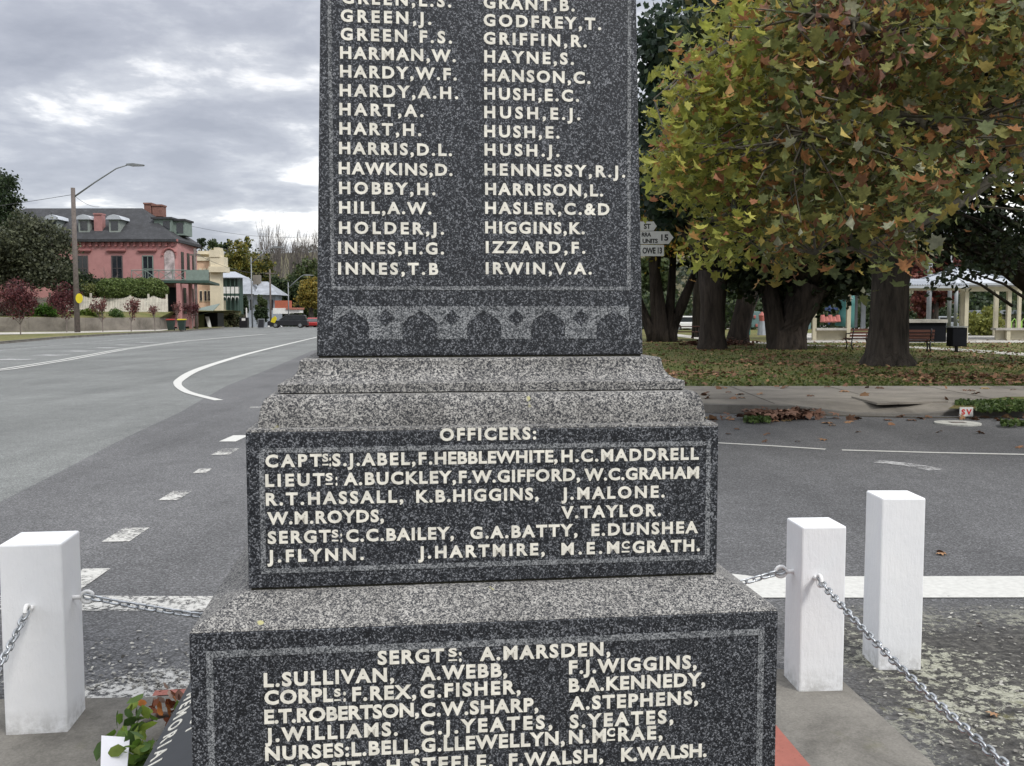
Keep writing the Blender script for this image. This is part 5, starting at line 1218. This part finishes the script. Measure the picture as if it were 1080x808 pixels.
limb([(1160, 20, 17), (1080, 8, 14), (1030, 8, 12.5), (990, 18, 11.6), (960, 45, 11), (930, 38, 10.4), (900, 22, 10), (860, 15, 10)], .13, .02)
limb([(1100, -60, 16), (1000, -50, 13), (900, -20, 12), (820, 10, 11.5), (770, 45, 11.2), (725, 75, 11)], .13, .015)
limb([(1120, 120, 16), (1000, 160, 14), (900, 185, 13), (830, 205, 12.5), (780, 225, 12.2), (742, 235, 12)], .12, .015)
limb([(1100, 150, 16), (1010, 215, 13), (950, 245, 11.8), (900, 262, 11.3), (860, 268, 11)], .09, .012)
limb([(1000, 60, 15), (880, 90, 13.5), (800, 115, 12.8), (750, 140, 12.4), (710, 150, 12.2)], .08, .012)
# outline of the crown in the view of the road: lower edge by horizontal position
xs_ = [690, 702, 722, 745, 760, 800, 850, 900, 940, 975, 1000, 1030, 1080, 1200]; lo_ = [150, 180, 205, 248, 285, 292, 268, 270, 285, 262, 205, 200, 215, 240]
hi_ = [108, 98, 84, 62, 8, -60, -60, -60, -60, -60, -60, -60, -60, -60]
SP = np.array(spine); twigs = 0
cl_n = 0
while cl_n < 2500:
    px = g.uniform(690, 1170); lo = np.interp(px, xs_, lo_); hi = np.interp(px, xs_, hi_); py = g.uniform(hi, lo)
    Y = g.uniform(9.6, 16.5)
    if px > 985 and 60 < py < 215 and g.random() < .62: continue
    if px > 1000 and py > 150 and g.random() < .6: continue
    if px < 726 and 218 < py < 285: continue
    if math.sin(px*.071+1.3*math.sin(py*.043))+math.sin(py*.083+px*.021+Y*.9) < -.05: continue
    ed = .5+.5*math.sin(px*.11+py*.07+2*math.sin(py*.05))
    if px < 790 and px < 690+75*ed*ed: continue
    if py > lo-34*ed: continue
    if px < 712 and 20 < py < 108: continue
    c_ = np.array(at(px, py, Y))-base; k = g.integers(7, 16)
    drop = g.normal(size=(k, 3))*np.array([.21, .21, .17]); P.append(c_+drop); cl_n += 1
    j = np.argmin(((SP-c_)**2).sum(1)); q = SP[j]
    if g.random() < .3:
        m_.tube([tuple(q), tuple((q+c_)/2+g.normal(size=3)*.12), tuple(c_)], [.018, .011, .005], 4, cap=False)
# the rest of the crown, round the trunk and above the picture
k = 0
while k < 900:
    d_ = g.normal(size=3); d_ /= np.linalg.norm(d_); c_ = np.array([-1.0, -.8, 8.2])+d_*np.array([5.2, 5.2, 4.4])*g.uniform(.35, 1)**.5
    w = c_+base; px = 540+F_PX*w[0]/w[1]; py = 404-F_PX*math.tan(math.atan2(w[2]-EYE, w[1])+PITCH)
    if px < 1125 and py > -40: continue
    k += 1; P.append(c_+g.normal(size=(11, 3))*.24)
    if k % 9 == 0: m_.tube([(-.3, -.2, g.uniform(4, 7)), tuple(c_*.55+np.array([0, 0, 2.6])), tuple(c_)], [.10, .06, .015], 5)
m_.build('limbs', 'plbark', t_, True)
P = np.concatenate(P)
# the left fringe is greener and yellower, the middle has more rust
PW = P+base; pxl = 540+F_PX*PW[:, 0]/PW[:, 1]
fr = pxl < 800; pyl = 404-F_PX*np.tan(np.arctan2(PW[:, 2]-EYE, PW[:, 1])+PITCH)
rust = (((pxl-895)/60)**2+((pyl-45)/60)**2 < 1) & (RNG.random(len(P)) < .32)
leaves(P[rust], .12, [(.20, .10, .07, 4), (.28, .13, .07, 2), (.14, .08, .06, 2)], 'rust_leaves', 'planeleaf', t_, 'curl', droop=1.0, sizevar=.4); P = P[~rust]; fr = fr[~rust]
PF = [(.28, .30, .06, 5), (.37, .36, .08, 4), (.19, .22, .06, 4), (.42, .24, .08, 1.5), (.34, .15, .08, .8)]
PC = [(.20, .225, .08, 6), (.27, .27, .085, 5), (.14, .17, .07, 3), (.42, .33, .09, 2.4), (.44, .21, .09, 2.4), (.28, .14, .08, 1.7), (.42, .43, .30, .9)]
sel = RNG.random(len(P)); 
leaves(P[fr & (sel < .62)], .120, PF, 'fringe_leaves', 'planeleaf', t_, 'plane', droop=.5, sizevar=.5)
leaves(P[fr & (sel >= .62)], .105, PF, 'curled_leaves', 'planeleaf', t_, 'curl', droop=.8, sizevar=.5)
leaves(P[~fr & (sel < .60)], .130, PC, 'crown', 'planeleaf', t_, 'plane', droop=.6, sizevar=.5)
leaves(P[~fr & (sel >= .60)], .115, PC, 'curled_leaves', 'planeleaf', t_, 'curl', droop=.9, sizevar=.5)

# background trees behind the park
bgt = [(690, 110, 250, 26, MG, 'green tree far behind the multi stemmed yellow tree'), (770, 105, 215, 34, DG, 'dark tree mass behind the leaning trunk'), (850, 115, 225, 36, MG, 'green tree behind the playground'), (925, 120, 215, 32, DG, 'dark green tree behind the playground tower'),
       (1035, 118, 210, 34, DG, 'dark tree behind the pavilion roof'), (1095, 108, 225, 30, MG, 'green tree behind the right end of the pavilion'), (640, 120, 240, 30, DG, 'dark tree hidden mostly by the memorial shaft'), (1160, 112, 200, 34, DG, 'dark tree beyond the right edge of the park')]
for i, (px, Y, yt, rp, pal, lab) in enumerate(bgt):
    btree(lab, px, Y, yt, rp, pal, 15000, .5, 300+i, gz=0, ybot=336)
btree('purple brown leaved tree behind the shelter roof', 985, 88, 262, 27, [(.16, .05, .045, 3), (.22, .08, .06, 2), (.11, .04, .04, 2)], 10000, .34, 320, gz=0, ybot=336)
hgm = []
for px in range(640, 1200, 16):
    Y = 100+6*math.sin(px); hgm.append(blob(420, (px2(px, Y), Y, 1.5), (2.2, 1.4, 2.6), .5))
o = leaves(np.concatenate(hgm), .42, DG+MG, 'understorey', 'leaf'); o['kind'] = 'stuff'; o['label'] = 'dark undergrowth along the far side of the park'; o['category'] = 'undergrowth'

# ------------------------------------------------------------------ park buildings and furniture
pv = thing('pavilion', 'cream timber pavilion with pale metal roofs in the park', 'pavilion', (0, 0, 0))
def pb_(name, mat, x0, x1, y0, y1, Y, dpt, par=None, bevel=0):
    m_ = MB(); m_.box(px2(x0, Y), px2(x1, Y), Y, Y+dpt, max(zpx(y1, Y), .0), zpx(y0, Y)); return m_.build(name, mat, par or pv, bevel=bevel)
sl_ = MB(); sl_.sheet([gpx(850, 361.5, .12), gpx(1300, 361.5, .12), (px2(1300, 75), 75), (px2(850, 75), 75)], .127); struct(sl_.build('pavilion_floor', 'lightslab'))
YP = 53.5
for x in (859.5, 895.5, 1019.5, 1064.5): pb_('post', 'sand', x-2.0, x+2.0, 302, 362, YP, .2)
pb_('post', 'sand', 1013.3, 1016, 303, 360, YP+2, .2); pb_('post', 'sand', 1049, 1053, 303, 355, 62, .2); pb_('post', 'sand', 1074, 1077, 303, 354, 63, .2); pb_('post', 'sand', 1094, 1098, 303, 362, YP, .2)
pb_('beam', 'sand', 857, 1020, 300.5, 307, YP-.05, .3); pb_('beam', 'sand', 1014, 1110, 303, 308, YP-.06, .28); pb_('beam', 'sand', 1040, 1100, 303, 307, 63, .3)
# flat shelter roof with corrugations
m_ = MB(); n = 90; X0, X1 = px2(899, YP-.6), px2(1021, YP-.6); za, zr = zpx(301, YP-.6), zpx(297, YP+3)
v = []
for k in range(n+1):
    x = X0+(X1-X0)*k/n; dz_ = .035*math.cos(k*PI); v += [(x, YP-.6, za+dz_), (x, YP+4.5, zr+.15+dz_)]
m_.add(v, [(2*i, 2*i+2, 2*i+3, 2*i+1) for i in range(n)]); m_.box(X0, X1, YP-.62, YP-.55, za-.18, za-.04)
m_.build('shelter_roof', 'metalroof', pv)
def hip2(x0, x1, ye, yp, Y, dpt, nm):
    X0, X1 = px2(x0, Y), px2(x1, Y); cx = (X0+X1)/2; z0 = zpx(ye, Y); zt = zpx(yp, Y+dpt/2); m_ = MB()
    m_.add([(X0, Y, z0), (X1, Y, z0), (X1, Y+dpt, z0), (X0, Y+dpt, z0), (cx, Y+dpt/2, zt), (X0, Y, z0-.12), (X1, Y, z0-.12), (X1, Y+dpt, z0-.12), (X0, Y+dpt, z0-.12)], [(0, 1, 4), (1, 2, 4), (2, 3, 4), (3, 0, 4), (5, 6, 1, 0), (6, 7, 2, 1), (8, 7, 6, 5)])
    r_ = m_.build(nm, 'metalroof', pv)
    m_ = MB()
    for a in ((X0, Y), (X1, Y), (X1, Y+dpt), (X0, Y+dpt)): m_.tube([(a[0], a[1], z0+.03), (cx, Y+dpt/2, zt+.03)], .05, 5)
    m_.build('ridge_capping', 'greyroof', r_)
hip2(1006, 1080, 299, 283.5, YP-.5, 8, 'hipped_roof'); hip2(846, 900, 300, 283, YP+.2, 6, 'hipped_roof')
hip2(1090, 1160, 299, 284, YP-.5, 8, 'hipped_roof')
for x0, x1 in ((861.5, 893.5), (1051, 1110)):
    pb_('low_wall', 'sand', x0, x1, 349, 359, YP+.3, .15); pb_('bench_top', 'lightslab', x0, x1, 346.6, 349, YP-.05, .6)
pb_('screen', simple('grey_mesh', (.16, .17, .19), .6), 902, 904.5, 306, 346, YP+1.0, .1); pb_('screen', 'greyroof', 908.5, 913, 306, 347, YP+1.0, .12)
pb_('lintel_panel', 'greyroof', 901, 925, 309, 312.5, YP+1.0, .1)
# barbecue counter
bb = thing('barbecue', 'long black barbecue counter with pale top under the shelter', 'barbecue', (0, 0, 0)); YB = 44.5
pb_('cabinet', 'matblack', 955, 998.5, 341, 361.5, YB, 1.4, bb); pb_('worktop', 'lightslab', 952, 1000, 337.5, 341, YB-.1, 1.7, bb)
# litter bin
x, y = gpx(1008.5, 371.5); t_ = thing('litter_bin', 'black litter bin on a short stem beside the park path', 'bin', (x, y, ZP)); k_ = y/F_PX
m_ = MB(); m_.tube([(0, 0, 0), (0, 0, .35)], .07, 8); m_.build('stem', 'black', t_); m_ = MB(); m_.box(-.27, .27, -.27, .27, .22, .92); m_.build('bin_body', 'matblack', t_, bevel=.02)
m_ = MB(); m_.box(-.29, .29, -.29, .29, .93, .97); m_.build('lid', 'lampmetal', t_)
# benches
def bench(lab, px, py, w, rz, grp='red brown slatted park benches'):
    x, y = gpx(px, py); t_ = thing('park_bench', lab, 'bench', (x, y, ZP), rz, grp)
    for z, yy in ((.45, -.15), (.45, 0), (.45, .15)): pass
    m_ = MB()
    for yy in (-.2, -.08, .04, .16): m_.box(-w/2, w/2, yy-.05, yy+.05, .43, .465)
    m_.build('seat', 'slat', t_)
    m_ = MB()
    for k, z in enumerate((.56, .68, .80)): m_.box(-w/2, w/2, .24+.03*k, .27+.03*k, z-.045, z+.045)
    m_.build('backrest', 'slat', t_)
    for s_ in (-1, 1):
        xx_ = s_*(w/2-.12); m_ = MB()
        m_.tube([(xx_, -.24, 0), (xx_, -.14, .22), (xx_, -.26, .42), (xx_, .0, .41), (xx_, .24, .42), (xx_, .16, .22), (xx_, .30, 0)], .032, 6)
        m_.tube([(xx_, .22, .42), (xx_, .34, .88)], .028, 6); m_.tube([(xx_, -.24, .42), (xx_, -.22, .64), (xx_, .24, .66)], .024, 6); m_.build('leg', 'black', t_, True)
    return t_
bench('park bench with dark slats partly behind the big dark trunk on its left', 906, 368.5, 1.15, PI+.2)
bench('park bench with dark slats just right of the big dark trunk', 965, 371.5, 1.2, PI-.15)
# picnic table behind the multi stemmed tree
x, y = gpx(722, 358); t_ = thing('picnic_table', 'red brown picnic table between the two left trunks', 'table', (x, y, ZP), .1)
m_ = MB(); m_.box(-1.0, 1.0, -.4, .4, .72, .77); m_.build('table_top', 'slat', t_)
for s_ in (-1, 1):
    m_ = MB(); m_.box(-1, 1, s_*.75-.13, s_*.75+.13, .42, .46); m_.build('seat', 'slat', t_)
    m_ = MB(); m_.tube([(s_*.7, -.7, 0), (s_*.7, -.2, .72)], .04, 6); m_.tube([(s_*.7, .7, 0), (s_*.7, .2, .72)], .04, 6); m_.tube([(s_*.7, -.8, .42), (s_*.7, .8, .42)], .035, 6); m_.build('leg', 'black', t_)
# paths
pth = MB(); pth.ribbon([gpx(700, 352), gpx(760, 359), gpx(850, 364.5), gpx(960, 366), gpx(1010, 369), gpx(1085, 374), gpx(1300, 388)], 1.5, .121); struct(pth.build('path', 'lightslab'))
pth = MB(); pth.sheet([gpx(690, 347), gpx(1200, 347), gpx(1200, 343), gpx(690, 343)], .119); struct(pth.build('path', 'lightslab'))
# grey poles
for i, (px, Y, yt, yb__) in enumerate(((979.5, 66, 278, 350), (1001, 78, 270, 345), (1008, 84, 300, 344))):
    x = px2(px, Y); m_ = MB(); m_.tube([(0, 0, 0), (0, 0, zpx(yt, Y))], .16, 10); o = m_.build('grey_pole', 'lampmetal', None, True); o.location = (x, Y, 0)
    tag(o, ['tall grey pole in front of the purple brown tree', 'grey pole between purple foliage and the hipped roof', 'short grey pole behind the shelter roof'][i], 'pole')
# playground
pg = thing('playground_tower', 'teal playground tower with blue post and slide seen beyond the low wall', 'playground', (0, 0, 0)); YG_ = 74
def gg(name, mat, x0, x1, y0, y1, Y, d, par): 
    m_ = MB(); m_.box(px2(x0, Y), px2(x1, Y), Y, Y+d, max(zpx(y1, Y), .12), zpx(y0, Y)); return m_.build(name, mat, par, bevel=.05)
m_ = MB(); x = px2(891, YG_); m_.tube([(x, YG_, zpx(345, YG_)), (x+.1, YG_, zpx(335, YG_)), (x+.25, YG_, zpx(322, YG_)), (x+.1, YG_, zpx(314, YG_))], [.75, .62, .55, .6], 12); m_.build('tube_slide', 'teal', pg, True)
m_ = MB(); m_.tube([(x, YG_, zpx(314, YG_)), (x+.1, YG_, zpx(310, YG_))], [.7, .1], 12); m_.build('tower_cap', 'white', pg)
gg('blue_post', 'blue', 874, 876, 318, 343, YG_, .15, pg); gg('platform', 'blue', 874, 884, 325, 328, YG_, 1.0, pg); gg('panel', 'tealwall', 845.5, 855.5, 330, 348, YG_-2, .2, pg)
m_ = MB()
for k in range(5): xx_ = px2(868+k*4, YG_-.5); m_.tube([(xx_, YG_-.5, zpx(340, YG_)), (xx_, YG_-.4, zpx(333+k % 2*2, YG_))], [.22, .16], 8)
m_.build('coral_panels', 'coral', pg)
pl2 = thing('play_panel', 'green sloping play frame with orange tips left of the fluted trunk', 'playground', (0, 0, 0))
m_ = MB(); Y = 68; m_.tube([(px2(786.5, Y), Y, .1), (px2(791.5, Y), Y, zpx(313, Y))], .13, 8); m_.tube([(px2(790, Y), Y, .1), (px2(791.5, Y), Y, zpx(314, Y))], .1, 8); m_.build('leg', 'teal', pl2)
m_ = MB(); m_.tube([(px2(791.5, Y), Y, zpx(314, Y)), (px2(792, Y), Y, zpx(310, Y))], [.16, .05], 8); m_.build('orange_tip', 'orange', pl2)
gg('panel', 'tealwall', 793, 803, 329, 346, Y+1, .15, pl2); 
for x0, yy in ((795, 333), (797, 342)): gg('coral_panel', 'coral', x0, x0+2.5, yy, yy+3.5, Y+.9, .09, pl2)
m_ = MB(); x = px2(803.5, Y); m_.tube([(x, Y, .1), (x, Y, 1.1)], [.3, .22], 8); m_.build('play_post', 'greyroof', pl2)
m_ = MB(); m_.tube([(x, Y, 1.1), (x, Y, 1.5), (x, Y, 1.75)], [.16, .24, .04], 8); m_.build('pink_knob', 'coral', pl2)
# cars and low things beyond
car('white car parked beyond the lawn between the left trunks', px2(728, 92), 92, .05, 4.4, 1.8, 1.45, 'carwhite', False, .0)
car('pale car parked behind the park left of the leaning trunk', px2(713, 95), 95, .1, 4.3, 1.8, 1.45, 'carwhite', False, .0)
car('silver car beyond the pavilion under the purple brown tree', px2(1000, 92), 92, .0, 4.3, 1.8, 1.4, 'greyroof', False, .0)
m_ = MB(); Y = 96; m_.box(px2(1030, Y), px2(1085, Y), Y, Y+5, 0, 1.6); m_.box(px2(1028, Y), px2(1087, Y), Y-.3, Y+5.3, 1.6, 2.0, 1); tag(m_.build('park_shed', ['sand', 'greyroof']), 'low cream shed seen between the pavilion posts', 'shed')
shrub('shrub', 'pale yellow green grassy clump between the pavilion posts', 1037, 66, (1.6, 1, 1.0), .8, [(.25, .26, .06, 3), (.17, .19, .05, 2)], 4000, .22, 401, base=.1)
# slim green hoops right
m_ = MB(); Y = 70
for k in range(3):
    xx_ = px2(1070+k*5, Y); m_.tube([(xx_-.2, Y, .1), (xx_-.2, Y, 1.0), (xx_, Y, 1.25), (xx_+.2, Y, 1.0), (xx_+.2, Y, .1)], .045, 6)
tag(m_.build('bike_rack', simple('lime_green', (.25, .45, .08), .5)), 'lime green hoops standing behind the pavilion bench', 'rack')

# ------------------------------------------------------------------ direction sign, SV marker, cover
fs = thing('direction_sign', 'white direction sign blades showing beside the memorial shaft', 'sign', (0, 0, 0)); YS = 15.5
m_ = MB(); xs_p = px2(650, YS); m_.tube([(xs_p, YS+.06, .1), (xs_p, YS+.06, zpx(228, YS))], .035, 10); m_.build('pole', 'lampmetal', fs, True)
def blade(x1, xt, y0, y1):
    z1, z0 = zpx(y0, YS), zpx(y1, YS); X1, XT, X0 = px2(x1, YS), px2(xt, YS), px2(632, YS); zm = (z0+z1)/2
    m_ = MB(); pts = [(X0, z0), (X1, z0), (XT, zm), (X1, z1), (X0, z1)] if xt > x1 else [(X0, z0), (X1, z0), (X1, z1), (X0, z1)]
    m_.prism_xz(pts, YS, YS+.02); b_ = m_.build('sign_blade', 'signw', fs)
    return b_
def stxt(par, txt, x0, x1, yb_, cap_px):
    v, f = text_flat(txt, px2(x0, YS), px2(x1, YS), zpx(yb_, YS), cap_px*YS/F_PX, .03); m_ = MB()
    put(m_, v, f, lambda x, z, o: (x, YS-o, z), .003); m_.build('lettering', 'signk', par)
b1 = blade(688.5, 691.8, 234, 243.8); b2 = blade(704.5, 709.5, 244.3, 257.7); b3 = blade(699.6, 699.6, 258.6, 270.5)
stxt(b1, 'ST', 678.2, 685.5, 241.6, 5.2); stxt(b2, 'RRA', 676, 686, 249.8, 4.2); stxt(b2, 'UNITS', 677, 693, 256.6, 4.4); stxt(b2, '15', 696.5, 704, 254, 6.4); stxt(b3, 'OWE 13', 677, 697.5, 267.6, 6.2)
p0 = gr(1015.8, 439.5, .0); YV = p0[1]-.25
m_ = MB(); x0, x1 = px2(1015.8, YV), px2(1029.6, YV); z0, z1 = zpx(439.8, YV), zpx(430.3, YV)
m_.box(x0, x1, YV, YV+.03, z0, z1); sv = tag(m_.build('valve_marker', 'white'), 'small white plate with red letters SV on the kerb', 'sign')
v, f = text_flat('SV', x0+.02, x1-.02, z0+.028, (z1-z0)*.58, .04); m_ = MB(); put(m_, v, f, lambda x, z, o: (x, YV-o, z), .003); m_.build('lettering', 'red', sv)
x, y = G(1010, 446, .02); m_ = MB(); m_.prism([(x+.30*math.cos(u), y+.30*math.sin(u)) for u in np.linspace(0, 2*PI, 29)[:-1]], .0, .025); mh = tag(m_.build('valve_cover', 'cover'), 'pale round concrete valve cover beside the SV plate', 'cover')
m_ = MB(); m_.box(x-.10, x+.10, y-.06, y+.06, .0255, .030); m_.build('iron_lid', 'wood', mh)

# ------------------------------------------------------------------ fallen leaves
def litter(name, lab, pos, size, pal, shape='plane'):
    o = leaves(pos, size, pal, name, 'litter', None, shape, flat=.86); o['kind'] = 'stuff'; o['label'] = lab; o['category'] = 'fallen leaves'; return o
BR = [(.21, .11, .06, 4), (.28, .16, .085, 3), (.13, .07, .042, 4), (.27, .19, .09, 1)]
g = np.random.default_rng(77); pos = []
n = 13000
y_ = 19.2+(g.random(n)**1.7)*34; x_ = y_*(g.uniform(-.06, .80, n))
dens = np.sin(x_*.9+1.3*np.sin(y_*.5))+np.sin(y_*1.1+x_*.3)
keep = g.random(n) < np.clip(.30+.42*dens, .04, 1)
pos.append(np.stack([x_, y_, np.full(n, ZP+.03)], 1)[keep])
litter('fallen_leaves', 'brown fallen leaves scattered over the park lawn', np.concatenate(pos), .13, BR)
a = gpx(818, 439, .05); pos = np.stack([a[0]+g.normal(0, .28, 150), a[1]+g.normal(.02, .10, 150), .03+np.abs(g.normal(0, .04, 150))+.05*g.random(150)], 1)
b = gpx(752, 364, .1); q = np.stack([b[0]+g.normal(0, .9, 500), b[1]-.5+g.normal(0, .4, 500), ZP+np.abs(g.normal(0, .12, 500))], 1)
litter('leaf_drift', 'drift of rust brown leaves in the gutter', pos, .17, [(.26, .145, .10, 3), (.18, .10, .07, 3), (.32, .21, .15, 1)])
litter('leaf_drift', 'dark drift of leaves at the foot of the broad trunk', q, .18, [(.08, .035, .02, 3), (.12, .05, .03, 2)])
pos = np.stack([g.uniform(2, 14, 130), 14.0+g.normal(-.05, .28, 130), np.full(130, .02)], 1)
litter('gutter_leaves', 'loose brown leaves along the gutter and road edge', pos, .13, BR)
pos = [list(gr(px, py, .02)) for px, py in ((786, 444), (777, 452), (808, 457.5), (806, 465), (841, 465), (990, 455), (1035, 456), (1075, 471), (993, 582), (878, 448), (868, 463), (768, 457), (905, 455), (940, 447))]
pos2 = [list(gr(px, py, .02)) for px, py in ((1033, 657), (1047, 752), (786, 640), (993, 583))]
litter('curled_leaves', 'few curled brown leaves on the lichen patch', pos2, .05, BR)
litter('road_leaves', 'single curled leaves lying on the side street', pos, .10, BR)
pos = np.stack([g.uniform(1, 20, 90), g.uniform(15.2, 19, 90), np.full(90, .14)], 1); litter('path_leaves', 'brown leaves lying on the footpath slabs', pos, .15, BR)
# loose grit beside the memorial slab
g = np.random.default_rng(13); n = 2600
x_ = g.uniform(-2.6, -.3, n); y_ = 3.78+np.abs(g.normal(0, .30, n)); k = n//2
x_[k:] = g.uniform(1.45, 3.2, n-k); y_[k:] = g.uniform(2.4, 4.9, n-k)
o = leaves(np.stack([x_, y_, np.full(n, .012)], 1), .017, [(.40, .39, .35, 3), (.22, .21, .19, 3)], 'loose_grit', 'litter', None, 'oval', flat=.9, sizevar=.6); o['kind'] = 'stuff'; o['label'] = 'loose pale grit along the slab edges'; o['category'] = 'grit'
# grass tufts at kerb and verge edges
g = np.random.default_rng(5); T = []
for px0, px1, py, n in ((785, 812, 441.5, 260), (1008, 1085, 430.5, 1400), (1056, 1100, 445.5, 260), (1030, 1090, 437, 500)):
    pxs = g.uniform(px0, px1, n)
    for p in pxs: w = gr(p, py+g.normal(0, 1.0), .06); T.append((w[0], w[1], (.03 if py > 438 else .12)+.05*g.random()))
o = leaves(T, .06, [(.05, .085, .02, 3), (.10, .15, .04, 2)], 'grass_tufts', 'leaf', None, 'quad'); o['kind'] = 'stuff'; o['label'] = 'tufts of grass along the kerb'; o['category'] = 'grass'
n = 17000; y_ = 18.9+(g.random(n)**1.5)*30; x_ = y_*(g.uniform(-.05, .78, n)); pos = np.stack([x_, y_, np.full(n, ZP+.02)], 1)
o = leaves(pos, .07, [(.075, .105, .025, 3), (.115, .145, .038, 3), (.14, .14, .05, 1)], 'lawn_tufts', 'leaf', None, 'quad'); o['kind'] = 'stuff'; o['label'] = 'short grass tufts on the park lawn'; o['category'] = 'grass'
